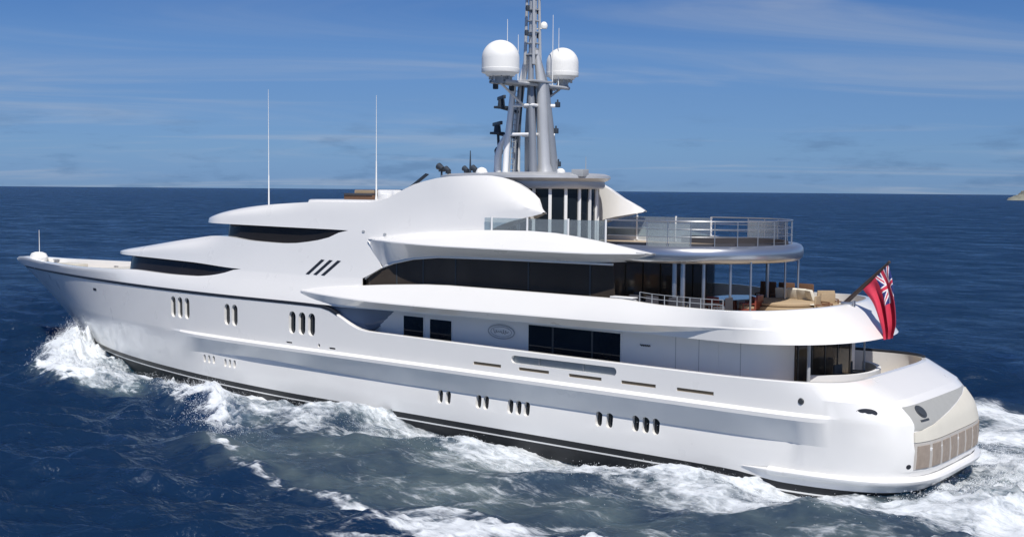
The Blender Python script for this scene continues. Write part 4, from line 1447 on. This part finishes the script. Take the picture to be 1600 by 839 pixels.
for sx in (-0.45, 0.45):
    for sy in (-0.35, 0.35):
        bm = bmesh.new(); add_tube(bm, [(sx, sy, 0), (sx, sy, 0.68)], 0.03, 8); finish(bm, 'leg', M['steel'], o)
copy_thing(dc, (11.9, 4.4, ZU), -0.1, 'dark chair outboard of the table close to the saloon glass, nearer the bow')
copy_thing(dc, (11.1, 4.4, ZU), 0.1, 'dark chair outboard of the table close to the saloon glass, nearer the stern')
copy_thing(dc, (12.45, 3.2, ZU), -math.pi / 2, 'dark chair with its back to the saloon glass')
copy_thing(dc, (11.5, 2.1, ZU), math.pi, 'dark chair inboard of the table close to the saloon glass')
# white locker and coil on the port side deck
bm = bmesh.new(); add_box(bm, (0, 0, 0.45), (1.1, 0.34, 0.9), 0, 0.05); add_box(bm, (0, 0, 0.94), (1.16, 0.4, 0.06), 0, 0.02)
q = finish(bm, 'deck_box', M['white2'], None); q.location = (12.3, 4.99, ZU)
tag(q, 'white storage box on the side deck beside the dark saloon glass', 'box')
# armchairs by the flagstaff
gf = 'wooden armchairs forward of the flagstaff'
fc = armchair('lounge_chair', 'teak armchair with tan cushions near the flagstaff, the seaward one', 'chair', (6.3, -2.6, ZU), -2.0, 'wood', 'tan', gf, 0.85, 0.95, 'tan')
copy_thing(fc, (6.0, -1.1, ZU), -1.4, 'teak armchair with tan cushions right beside the flagstaff')
copy_thing(fc, (7.0, -3.7, ZU), -2.4, 'teak armchair with tan cushions near the flagstaff, closest to the far bulwark')
o = empty('coffee_table', (6.95, -1.95, ZU), 0, 'small pale round table between the daybed and the teak armchairs', 'table')
bm = bmesh.new(); add_lathe(bm, [(0, 0.5), (0.38, 0.5), (0.4, 0.52), (0.38, 0.55), (0, 0.55)], (0, 0, 0), 24); finish(bm, 'tabletop', M['cushion'], o)
bm = bmesh.new(); add_lathe(bm, [(0.25, 0), (0.06, 0.05), (0.06, 0.5)], (0, 0, 0), 14); finish(bm, 'pedestal', M['steel'], o)
# bridge roof seating
ZR = 10.2
o = empty('roof_sofa', (31.9, 1.2, ZR - 0.08), 0, 'low brown sofa with tan back on the roof ahead of the mast', 'sofa')
bm = bmesh.new(); add_box(bm, (0, 0, 0.16), (2.3, 0.9, 0.32), 0, 0.05); finish(bm, 'base', M['wicker'], o)
bm = bmesh.new(); add_box(bm, (0, 0.1, 0.36), (2.2, 0.8, 0.12), 0, 0.04); finish(bm, 'seat', M['darkcushion'], o)
bm = bmesh.new(); add_box(bm, (0, -0.42, 0.42), (2.3, 0.14, 0.36), 0, 0.05); finish(bm, 'backrest', M['tan'], o)
gs = 'white sun pads on the roof'
bm = bmesh.new(); add_box(bm, (0, 0, 0.2), (0.75, 1.6, 0.4), 0, 0.06); add_box(bm, (0.25, 0, 0.45), (0.25, 1.6, 0.34), 0, 0.06)
q = finish(bm, 'sun_pad', M['white2'], None); q.location = (30.0, 0.9, ZR - 0.08)
tag(q, 'white padded roof seat ahead of the whip antenna', 'seat', gs)
q2 = q.copy(); COL.objects.link(q2); q2.location = (28.95, 0.9, ZR - 0.1); q2['label'] = 'white padded roof seat against the rising white side plate'
o = empty('roof_table', (30.9, 1.0, ZR - 0.08), 0, 'small teak table between the brown sofa and white roof seats', 'table')
bm = bmesh.new(); add_box(bm, (0, 0, 0.42), (0.5, 0.9, 0.04), 0, 0.01); finish(bm, 'tabletop', M['wood'], o)
for sy in (-0.35, 0.35):
    bm = bmesh.new(); add_box(bm, (0, sy, 0.2), (0.35, 0.05, 0.4)); finish(bm, 'leg', M['wood'], o)
# main aft deck: curved bench and two dark chairs
ZM = 2.67
o = empty('aft_bench', (3.6, 0.2, ZM), 0, 'pale curved bench on the main aft deck under the overhang', 'bench')
for nm, r0, r1, z0, z1, mk in (('base', 1.6, 2.35, 0.0, 0.36, 'white2'), ('seat', 1.62, 2.2, 0.365, 0.48, 'cushion'), ('backrest', 2.22, 2.4, 0.365, 0.86, 'white2')):
    bm = bmesh.new()
    ring = []
    for k in range(25):
        a = math.pi * 0.62 + math.pi * 0.76 * k / 24
        ring.append([bm.verts.new((2.0 + r * math.cos(a), 1.25 * r * math.sin(a), z)) for r, z in ((r0, z0), (r1, z0), (r1, z1), (r0, z1))])
    for A_, B_ in zip(ring, ring[1:]):
        for i in range(4): bm.faces.new((A_[i], A_[(i + 1) % 4], B_[(i + 1) % 4], B_[i]))
    bm.faces.new(ring[0]); bm.faces.new(ring[-1][::-1])
    finish(bm, nm, M[mk], o)
gx = 'dark chairs by the saloon doors'
xc = armchair('deck_chair', 'dark chair on the main aft deck by the slim pillar', 'chair', (4.3, -0.9, ZM), -1.2, 'darkmast', 'darkcushion', gx, 0.65, 1.0)
copy_thing(xc, (4.4, 0.4, ZM), -1.7, 'dark chair on the main aft deck in front of the saloon doors')

# ---------------------------------------------------------------- far headland
bm = bmesh.new()
hc = Vector((-15.3, 46.9, 0)) + 2450 * Vector((0.265, -0.964, 0))
ax = Vector((-0.964, -0.265, 0)); dp = Vector((0.265, -0.964, 0))
V = []
nrs = np.random.default_rng(3)
ph = nrs.uniform(0, 6.28, 12)
for i in range(121):
    V.append([])
    s = -36 + 520 * i / 120
    for j in range(31):
        t = -1 + 2 * j / 30
        env = max(0, 1 - t * t) ** 0.6 * min(1, max(0, (s + 36) / 26)) ** 0.55
        hgt = 17 + 5 * math.sin(s * 0.05 + ph[0]) + 9 * sst(40, 200, s) + 3 * math.sin(s * 0.17 + ph[1] + 2 * t) + 2 * math.sin(s * 0.43 + ph[2] + 7 * t) + 1.3 * math.sin(s * 0.9 + 13 * t + ph[3])
        p = hc + ax * s + dp * (t * 110) + Vector((0, 0, SEA - 2 + env * hgt))
        V[-1].append(bm.verts.new(p))
for i in range(120):
    for j in range(30): bm.faces.new((V[i][j], V[i + 1][j], V[i + 1][j + 1], V[i][j + 1]))
hd = finish(bm, 'headland', M['rock'], None, 30)
tag(hd, 'low rocky headland on the horizon at the right edge', 'headland', None, 'structure')

# ================================================================== SEA
def axis(a, b, step, far, ratio):
    c = list(np.arange(a, b + 1e-6, step))
    up, d, x = [], step, c[-1]
    while x < far:
        d *= ratio; x += d; up.append(x)
    dn, d, x = [], step, c[0]
    while x > -far:
        d *= ratio; x -= d; dn.append(x)
    return np.array(dn[::-1] + c + up)


def tile(n, L, wind, lo, hi, rms, seed, spread=2.0, slope=3.2):
    """periodic wave tile: height and sideways displacement; wavelengths lo..hi metres"""
    r = np.random.default_rng(seed)
    k1 = np.fft.fftfreq(n, L / n) * 2 * np.pi
    KX, KY = np.meshgrid(k1, k1, indexing='ij')
    K = np.hypot(KX, KY); K[0, 0] = 1
    lam = 2 * np.pi / K
    P = K ** (-slope) * np.exp(-(lam / hi) ** 4) * np.exp(-(lo / lam) ** 4)
    cosw = (KX * wind[0] + KY * wind[1]) / K
    P *= np.abs(cosw) ** spread + 0.06
    P[0, 0] = 0
    H = np.sqrt(P) * (r.normal(size=(n, n)) + 1j * r.normal(size=(n, n)))
    h = np.fft.ifft2(H).real
    s = rms / h.std()
    dx = np.fft.ifft2(1j * KX / K * H).real * s
    dy = np.fft.ifft2(1j * KY / K * H).real * s
    return h * s, dx, dy


def sample(t, L, X, Y):
    n = t.shape[0]
    u = (X / L * n) % n; v = (Y / L * n) % n
    i = np.floor(u).astype(int); j = np.floor(v).astype(int)
    fu, fv = u - i, v - j
    i0, j0, i1, j1 = i % n, j % n, (i + 1) % n, (j + 1) % n
    return t[i0, j0] * (1 - fu) * (1 - fv) + t[i1, j0] * fu * (1 - fv) + t[i0, j1] * (1 - fu) * fv + t[i1, j1] * fu * fv


def fract(n, slope, seed, aniso=1.0):
    r = np.random.default_rng(seed)
    k1 = np.fft.fftfreq(n) * n
    KX, KY = np.meshgrid(k1 * aniso, k1, indexing='ij')
    K = np.hypot(KX, KY); K[0, 0] = 1
    A = K ** (-slope); A[K < 3] *= 0.2; A[0, 0] = 0
    h = np.fft.ifft2(A * (r.normal(size=(n, n)) + 1j * r.normal(size=(n, n)))).real
    return h / h.std()


def ss(a, b, x):
    t = np.clip((x - a) / (b - a), 0, 1)
    return t * t * (3 - 2 * t)


def seg_dist(X, Y, pts):
    """distance to a polyline and the place along it, 0..1"""
    best = np.full(X.shape, 1e9); where = np.zeros(X.shape)
    n = len(pts) - 1
    for i in range(n):
        (x0, y0), (x1, y1) = pts[i], pts[i + 1]
        dx, dy = x1 - x0, y1 - y0
        t = np.clip(((X - x0) * dx + (Y - y0) * dy) / (dx * dx + dy * dy), 0, 1)
        d = np.hypot(X - x0 - t * dx, Y - y0 - t * dy)
        m = d < best
        best = np.where(m, d, best); where = np.where(m, (i + t) / n, where)
    return best, where


def inside(X, Y, poly):
    """signed distance to a polygon, positive inside"""
    d, _ = seg_dist(X, Y, poly + poly[:1])
    c = np.zeros(X.shape, bool)
    for (x0, y0), (x1, y1) in zip(poly, poly[1:] + poly[:1]):
        if y0 == y1: continue
        m = ((y0 > Y) != (y1 > Y)) & (X < (x1 - x0) * (Y - y0) / (y1 - y0) + x0)
        c ^= m
    return np.where(c, d, -d)


BOWP = [(62.0, 0.2), (60.0, 2.8), (56.8, 5.9), (53.0, 8.4), (48.6, 10.8), (44.5, 11.0), (40.5, 9.6), (43.0, 6.2), (49.0, 3.8), (57.0, 1.6)]
RIDGE1 = [(60.8, 1.4), (58.0, 4.0), (54.2, 6.8), (49.6, 9.2), (45.6, 10.3)]
RIDGE2 = [(44.0, 6.4), (40.0, 7.4), (36.5, 9.0), (33.5, 10.9), (30.5, 12.2), (27.0, 13.0)]
STREAK = [(28.6, 14.4), (26.3, 15.4), (23.8, 16.4), (20.0, 17.0), (16.0, 16.9), (12.0, 15.9)]
BANDP = [(44.5, 5.6), (40.0, 8.0), (36.0, 9.6), (32.0, 11.2), (28.5, 11.4), (25.0, 9.8), (22.0, 8.7), (19.0, 8.3), (16.5, 8.8), (13.0, 9.8), (9.0, 9.2), (5.0, 8.2), (0.0, 8.0), (-8.0, 9.5), (-20.0, 11.5), (-20.0, 4.2), (2.0, 4.2), (44.5, 4.0)]
PATCH = [(15.0, 17.4), (13.0, 15.6), (10.0, 15.0), (7.5, 12.6), (2.5, 13.0), (4.0, 22.0), (12.0, 24.0), (17.0, 21.0)]


def build_sea():
    xs = axis(-14, 73, 0.165, 16000, 1.085)
    ys = axis(-13, 29, 0.16, 16000, 1.085)
    nx, ny = len(xs), len(ys)
    X, Y = np.meshgrid(xs, ys, indexing='ij')
    sx = np.gradient(xs)[:, None] * np.ones((1, ny)); sy = np.ones((nx, 1)) * np.gradient(ys)[None, :]
    sp = np.maximum(sx, sy)
    wind = np.array([0.60, -0.80])
    A_h, A_x, A_y = tile(256, 97.0, wind, 3.0, 20.0, 0.25, 1, 3.0)
    B_h, B_x, B_y = tile(256, 31.0, wind, 0.7, 3.6, 0.085, 2, 3.0, 3.7)
    ca, sa = math.cos(0.35), math.sin(0.35)
    U, W = X * ca + Y * sa, -X * sa + Y * ca
    U3, W3 = X * math.cos(-0.2) + Y * math.sin(-0.2), -X * math.sin(-0.2) + Y * math.cos(-0.2)
    wA = np.clip(1.25 - sp / 3.0, 0, 1); wB = np.clip(1.2 - sp / 0.6, 0, 1)
    h = wA * sample(A_h, 97.0, X, Y) + 0.7 * wA * sample(np.roll(A_h, 91, 0), 61.0, U3, W3) + wB * sample(B_h, 31.0, X, Y)
    dx = 0.9 * wA * sample(A_x, 97.0, X, Y) + 0.9 * wB * sample(B_x, 31.0, X, Y)
    dy = 0.9 * wA * sample(A_y, 97.0, X, Y) + 0.9 * wB * sample(B_y, 31.0, X, Y)
    n1 = fract(512, 1.5, 5, 1.0); n2 = fract(512, 1.15, 6); n3 = fract(512, 1.6, 8, 1.7)
    N1 = sample(n1, 37.0, X * 0.7, Y); N2 = sample(n2, 17.0, X, Y); N3 = sample(n3, 29.0, U, W)
    Xw = X + 0.5 * N1 * (sp < 0.6); Yw = np.abs(Y) + 0.45 * N2 * (sp < 0.6)
    Ya = np.abs(Yw)
    hb = np.array([plan(x, -0.4, 5.27) if x > 8 else 5.27 for x in xs])[:, None] * np.ones((1, ny))
    d = np.abs(Y) - hb
    fo = np.zeros_like(X); aer = np.zeros_like(X); up = np.zeros_like(X)

    def add(v):
        nonlocal fo
        fo = 1 - (1 - fo) * (1 - np.clip(v, 0, 1))
    # bow wave
    b = inside(Xw, Ya, BOWP)
    r1, w1 = seg_dist(Xw, Ya, RIDGE1)
    add(ss(-0.5, 0.9, b) * (0.74 + 0.3 * N3 * 0.5) + 0.75 * np.exp(-(r1 / 1.2) ** 2))
    up += np.where(Y < 0.4, 0.0, 1.0) * ss(-0.5, 1.3, d) * np.exp(-(r1 / (1.0 + 1.0 * w1)) ** 2) * (1.3 - 0.95 * w1) * (1 + 0.22 * N2 + 0.15 * N1) + 0.35 * ss(-0.3, 1.5, b)
    # second crest
    r2, w2 = seg_dist(Xw, Ya, RIDGE2)
    add(0.95 * np.exp(-(r2 / 0.9) ** 2) * ss(1.0, 0.75, w2) * (0.85 + 0.3 * N1))
    up += 0.52 * np.exp(-(r2 / 1.0) ** 2) * np.sin(np.pi * np.clip(w2 * 0.9 + 0.1, 0, 1)) ** 0.7 * (1 + 0.25 * N2)
    # foam sheet along the side
    bd = inside(Xw, Ya, BANDP)
    add(ss(-0.4, 1.6, bd) * (0.60 + 0.26 * N3))
    near = np.exp(-((d - 0.9) / 0.9) ** 2) * ss(46, 40, X) * ss(-3, 4, X)
    add(near * 0.7)
    up += 0.10 * ss(-0.4, 2.0, bd) * (N3 * 0.7 + 0.3 * N1) + 0.02 * near - 0.24 * np.exp(-(np.clip(d, 0, 99) / 1.3) ** 2) * ss(45, 40, X) * ss(4, 9, X)
    # hollow beside the hull amidships, swell outside it
    up -= 0.34 * np.exp(-((X - 15) / 9) ** 2) * np.exp(-(np.clip(d, 0, 99) / 1.3) ** 2)
    up -= 0.4 * np.exp(-((X - 49) / 5) ** 2) * np.exp(-(np.clip(d, 0, 99) / 2.0) ** 2)
    up += 0.08 * np.exp(-((X - 30) / 7) ** 2) * np.exp(-((d - 2.0) / 2.2) ** 2)
    # outer streak and the patch in the foreground
    r3, w3 = seg_dist(X + 0.30 * N1, np.abs(Y) + 0.12 * N2, STREAK)
    add(0.72 * np.exp(-(r3 / (0.26 + 0.16 * np.clip(N1, -1, 1.5))) ** 2) * (0.8 + 0.3 * N1 + 0.2 * N2))
    up += 0.13 * np.exp(-(r3 / 0.9) ** 2)
    pt = inside(Xw, Ya, PATCH)
    add(ss(-1.5, 2.6, pt) * (0.30 + 0.3 * N1 + 0.15 * N2))
    # lace over all the disturbed water
    dist = ss(30, 22, X) * ss(18.5, 13, np.abs(Y)) * ss(-60, -20, X)
    add(dist * (0.26 + 0.16 * N1))
    aer = np.maximum(aer, ss(33, 24, Xw) * ss(18.0, 14.5, Ya) * ss(-70, -25, X) * (0.75 + 0.2 * N1))
    aer = np.maximum(aer, 0.8 * ss(-1.5, 2, bd)); aer = np.maximum(aer, ss(-1.5, 1, b))
    # wash astern
    wk = ss(1.5, -1.2, X + 0.25 * (np.abs(Y) - 3)) * ss(7.5 + 0.16 * np.clip(-X, 0, 200), 4.0 + 0.1 * np.clip(-X, 0, 200), Ya) * ss(-220, -40, X)
    add(wk * (0.86 + 0.2 * N3))
    base = ss(8, 4, X) * ss(-2.0, -0.5, X) * np.exp(-((Ya - 5.9) / 0.8) ** 2)
    add(base * 0.85)
    up += wk * (0.45 * np.exp(-((X + 3.5) / 3.5) ** 2) + 0.18 * N1 + 0.1 * N2)
    sidew = np.exp(-((Ya - (7.5 + 0.28 * np.clip(12 - X, 0, 300))) / 2.2) ** 2) * ss(12, 2, X) * ss(-150, -20, X)
    add(sidew * (0.7 + 0.3 * N3)); up += 0.10 * sidew * (1 + 0.3 * N1)
    sb = ss(0, -0.5, Y) * np.exp(-((np.abs(Y) - (6.5 + 0.42 * np.clip(24 - X, 0, 300))) / 3.0) ** 2) * ss(30, 12, X) * ss(-120, -10, X)
    add(sb * (0.6 + 0.35 * N3))
    aer = np.maximum(aer, np.clip(wk + sidew + sb, 0, 1))
    # scattered white horses far off
    cap = sample(n1, 61.0, X * 0.45, Y * 1.3)
    far = ss(0.7, 1.5, sp) * 0 + ss(40, 120, np.hypot(X - 20, Y))
    add(np.clip((cap - 2.75) * 0.9, 0, 0.6) * far)
    rough = np.clip(fo, 0, 1) * (sp < 0.5)
    up += rough * (0.05 * np.abs(N2) + 0.035 * np.abs(sample(n2, 7.3, U * 0.6, W)) - 0.03)
    calm = 1 - 0.25 * aer
    Z = SEA + h * calm + up
    co = np.stack([X + dx, Y + dy, Z], -1).reshape(-1, 3).astype(np.float32)
    idx = np.arange(nx * ny).reshape(nx, ny)
    q = np.stack([idx[:-1, :-1], idx[1:, :-1], idx[1:, 1:], idx[:-1, 1:]], -1).reshape(-1, 4)
    me = bpy.data.meshes.new('sea')
    me.vertices.add(len(co)); me.vertices.foreach_set('co', co.ravel())
    me.loops.add(q.size); me.loops.foreach_set('vertex_index', q.ravel().astype(np.int32))
    me.polygons.add(len(q))
    me.polygons.foreach_set('loop_start', np.arange(0, q.size, 4, dtype=np.int32))
    me.polygons.foreach_set('loop_total', np.full(len(q), 4, dtype=np.int32))
    me.update(calc_edges=True)
    me.polygons.foreach_set('use_smooth', np.ones(len(q), dtype=bool))
    for nm, arr in (('foam', fo), ('aerated', aer)):
        at = me.attributes.new(nm, 'FLOAT', 'POINT')
        at.data.foreach_set('value', np.clip(arr, 0, 1).ravel().astype(np.float32))
    me.update()
    o = bpy.data.objects.new('sea', me)
    COL.objects.link(o)
    me.materials.append(sea_material())
    tag(o, 'deep blue choppy sea streaked with white foam along the wake', 'sea', None, 'structure')
    return xs, ys, Z, fo


def sea_material():
    m = bpy.data.materials.new('sea_water')
    m.use_nodes = True
    nt = m.node_tree
    nt.nodes.clear()
    N, L = nt.nodes.new, nt.links.new
    out = N('ShaderNodeOutputMaterial')
    tc = N('ShaderNodeTexCoord')

    def noise(scale, detail=4, rough=0.55, stretch=(1, 1, 1), rot=0.0, dist=0.0):
        mp = N('ShaderNodeMapping'); mp.inputs['Scale'].default_value = stretch; mp.inputs['Rotation'].default_value = (0, 0, rot)
        L(tc.outputs['Object'], mp.inputs['Vector'])
        n = N('ShaderNodeTexNoise'); n.inputs['Scale'].default_value = scale; n.inputs['Detail'].default_value = detail
        n.inputs['Roughness'].default_value = rough; n.inputs['Distortion'].default_value = dist
        L(mp.outputs[0], n.inputs['Vector'])
        return n.outputs[0]

    def m_(op, a, b=None, c=None, clamp=False):
        n = N('ShaderNodeMath'); n.operation = op; n.use_clamp = clamp
        for i, v in enumerate((a, b, c)):
            if v is None: continue
            if isinstance(v, (int, float)): n.inputs[i].default_value = v
            else: L(v, n.inputs[i])
        return n.outputs[0]

    def mr(v, a, b, c=0.0, d=1.0):
        n = N('ShaderNodeMapRange'); n.interpolation_type = 'SMOOTHSTEP'
        n.inputs['From Min'].default_value = a; n.inputs['From Max'].default_value = b
        n.inputs['To Min'].default_value = c; n.inputs['To Max'].default_value = d
        L(v, n.inputs['Value']); return n.outputs[0]
    fa = N('ShaderNodeAttribute'); fa.attribute_name = 'foam'
    aa = N('ShaderNodeAttribute'); aa.attribute_name = 'aerated'
    # water
    # light that comes back up out of the water, spread over metres
    w = N('ShaderNodeSubsurfaceScattering'); w.falloff = 'BURLEY'
    w.inputs['Scale'].default_value = 1.0; w.inputs['Radius'].default_value = (0.5, 1.2, 2.2)
    gl = N('ShaderNodeBsdfGlossy'); gl.inputs['Roughness'].default_value = 0.17; gl.inputs['Color'].default_value = (0.70, 0.86, 1, 1)
    mixc = N('ShaderNodeMix'); mixc.data_type = 'RGBA'
    mixc.inputs['A'].default_value = WATER_DEEP; mixc.inputs['B'].default_value = WATER_AIR
    L(m_('MULTIPLY', aa.outputs['Fac'], mr(noise(0.35, 5, 0.6, (0.6, 1, 1)), 0.3, 0.7, 0.35, 1.0)), mixc.inputs['Factor'])
    L(mixc.outputs['Result'], w.inputs['Color'])
    rot = R(-32)
    b1 = N('ShaderNodeBump'); b1.inputs['Strength'].default_value = 1.0; b1.inputs['Distance'].default_value = 1.3
    L(noise(0.16, 5, 0.6, (1, 2.0, 1), rot), b1.inputs['Height'])
    b2 = N('ShaderNodeBump'); b2.inputs['Strength'].default_value = 1.0; b2.inputs['Distance'].default_value = 0.20
    L(noise(0.9, 6, 0.62, (1, 1.7, 1), rot, 0.3), b2.inputs['Height'])
    L(b1.outputs[0], b2.inputs['Normal'])
    b3 = N('ShaderNodeBump'); b3.inputs['Strength'].default_value = 0.8; b3.inputs['Distance'].default_value = 0.02
    L(noise(4.5, 4, 0.6, (1, 1.5, 1), rot, 0.4), b3.inputs['Height'])
    L(b2.outputs[0], b3.inputs['Normal'])
    L(b3.outputs[0], gl.inputs['Normal'])
    # a wind-roughened sea reflects far less than a flat mirror at low angles: its facets hide one another
    fr = N('ShaderNodeFresnel'); fr.inputs['IOR'].default_value = 1.333
    L(b3.outputs[0], fr.inputs['Normal'])
    wat = N('ShaderNodeMixShader')
    # gusts: patches where small ripples tilt more or less sky towards any viewer
    gust = m_('MULTIPLY', mr(noise(0.045, 9, 0.74, (1, 1.5, 1), rot, 0.6), 0.3, 0.72, 0.5, 1.65), mr(noise(0.16, 8, 0.8, (1, 1.3, 1), rot, 0.5), 0.32, 0.7, 0.45, 1.7))
    L(m_('MULTIPLY', mr(fr.outputs[0], 0.03, 0.62, 0.01, SEA_GLOSS), gust), wat.inputs[0]); L(w.outputs[0], wat.inputs[1]); L(gl.outputs[0], wat.inputs[2])
    # foam
    f = N('ShaderNodeBsdfPrincipled')
    f.inputs['Base Color'].default_value = (0.74, 0.78, 0.82, 1)
    f.inputs['Roughness'].default_value = 0.85
    f.inputs['Specular IOR Level'].default_value = 0.2
    fn = noise(3.2, 10, 0.74, (0.26, 1, 1), 0.12, 0.8)
    fb = N('ShaderNodeBump'); fb.inputs['Strength'].default_value = 0.7; fb.inputs['Distance'].default_value = 0.14
    L(fn, fb.inputs['Height']); L(fb.outputs[0], f.inputs['Normal'])
    # lace: thin bright cell walls where the foam is thin
    vo = N('ShaderNodeTexVoronoi'); vo.feature = 'DISTANCE_TO_EDGE'; vo.inputs['Scale'].default_value = 1.1
    mp = N('ShaderNodeMapping'); mp.inputs['Scale'].default_value = (0.65, 1.15, 1)
    wn = N('ShaderNodeTexNoise'); wn.inputs['Scale'].default_value = 0.9; wn.inputs['Detail'].default_value = 5
    L(tc.outputs['Object'], wn.inputs['Vector'])
    vm = N('ShaderNodeMix'); vm.data_type = 'RGBA'; vm.blend_type = 'ADD'; vm.inputs['Factor'].default_value = 1.6
    L(tc.outputs['Object'], vm.inputs['A']); L(wn.outputs['Color'], vm.inputs['B'])
    L(vm.outputs['Result'], mp.inputs['Vector']); L(mp.outputs[0], vo.inputs['Vector'])
    lace = mr(vo.outputs['Distance'], 0.0, 0.10, 1.0, 0.0)
    big = noise(0.7, 7, 0.68, (0.26, 1.1, 1), 0.16, 0.7)
    dens = m_('ADD', fa.outputs['Fac'], m_('MULTIPLY', m_('SUBTRACT', fn, 0.5), 1.15))
    dens = m_('ADD', dens, m_('MULTIPLY', m_('SUBTRACT', big, 0.5), 1.0))
    dens = m_('ADD', dens, m_('MULTIPLY', lace, 0.10))
    fac = m_('MULTIPLY', mr(dens, 0.38, 1.12, 0.0, 0.96), mr(fa.outputs['Fac'], 0.02, 0.22))
    ms = N('ShaderNodeMixShader')
    L(fac, ms.inputs[0]); L(wat.outputs[0], ms.inputs[1]); L(f.outputs[0], ms.inputs[2])
    L(ms.outputs[0], out.inputs[0])
    return m


SEA_GLOSS = 0.33
WATER_DEEP = (0.0058, 0.0205, 0.055, 1)
WATER_AIR = (0.085, 0.115, 0.125, 1)
SX, SY, SZ, SF = build_sea()


# ---------------------------------------------------------------- spray thrown up by the bow wave and the breaking crests
def sea_z(x, y):
    i = int(np.clip(np.searchsorted(SX, x), 1, len(SX) - 1)); j = int(np.clip(np.searchsorted(SY, y), 1, len(SY) - 1))
    return float(SZ[i, j])


def build_spray():
    V, F = [], []
    octa = np.array([(1, 0, 0), (-1, 0, 0), (0, 1, 0), (0, -1, 0), (0, 0, 1), (0, 0, -1)], float)
    of = [(0, 2, 4), (2, 1, 4), (1, 3, 4), (3, 0, 4), (2, 0, 5), (1, 2, 5), (3, 1, 5), (0, 3, 5)]

    def blob(x, y, z, r):
        k = len(V)
        s = rng.uniform(0.6, 1.4, 3)
        for p in octa: V.append((x + p[0] * r * s[0], y + p[1] * r * s[1], z + p[2] * r * s[2]))
        for f in of: F.append(tuple(k + i for i in f))

    def along(pts, n, w, hgt, r0, r1, wfun=lambda t: 1.0):
        P = np.array(pts, float)
        for _ in range(n):
            t = rng.uniform(0, len(P) - 1.001); i = int(t); f = t - i
            x, y = P[i] * (1 - f) + P[i + 1] * f
            q = wfun(t / (len(P) - 1))
            if rng.uniform() > q: continue
            x += rng.normal() * w; y += rng.normal() * w
            clump = 0.5 + 0.5 * math.sin(x * 2.1 + 1.3 * math.sin(y * 1.7)) 
            z = sea_z(x, y) + abs(rng.normal()) ** 1.3 * hgt * q * (0.35 + 0.65 * clump)
            blob(x, y, z, rng.uniform(r0, r1) * (0.6 + 0.4 * q))
    along(RIDGE1, 26000, 0.7, 0.42, 0.006, 0.021, lambda t: 1 - 0.75 * t)
    along(RIDGE2, 7000, 0.5, 0.18, 0.006, 0.018, lambda t: 0.9 * math.sin(math.pi * min(1, 0.15 + t * 0.8)))
    along([(44, 7.5), (30, 8), (20, 7.2), (8, 7.5), (0, 7)], 4000, 0.9, 0.10, 0.006, 0.016)
    along([(0.0, 4.0), (-1.6, 1.0), (-2, -2), (0, -6), (4, -11)], 6000, 0.9, 0.2, 0.006, 0.018)
    me = bpy.data.meshes.new('spray')
    me.from_pydata(V, [], F)
    o = bpy.data.objects.new('spray', me); COL.objects.link(o)
    me.materials.append(principled('spray_white', (0.82, 0.85, 0.88), 0.6, vary=0.05))
    tag(o, 'white spray flying off the bow wave and breaking crests beside the yacht', 'spray', None, 'stuff')


build_spray()
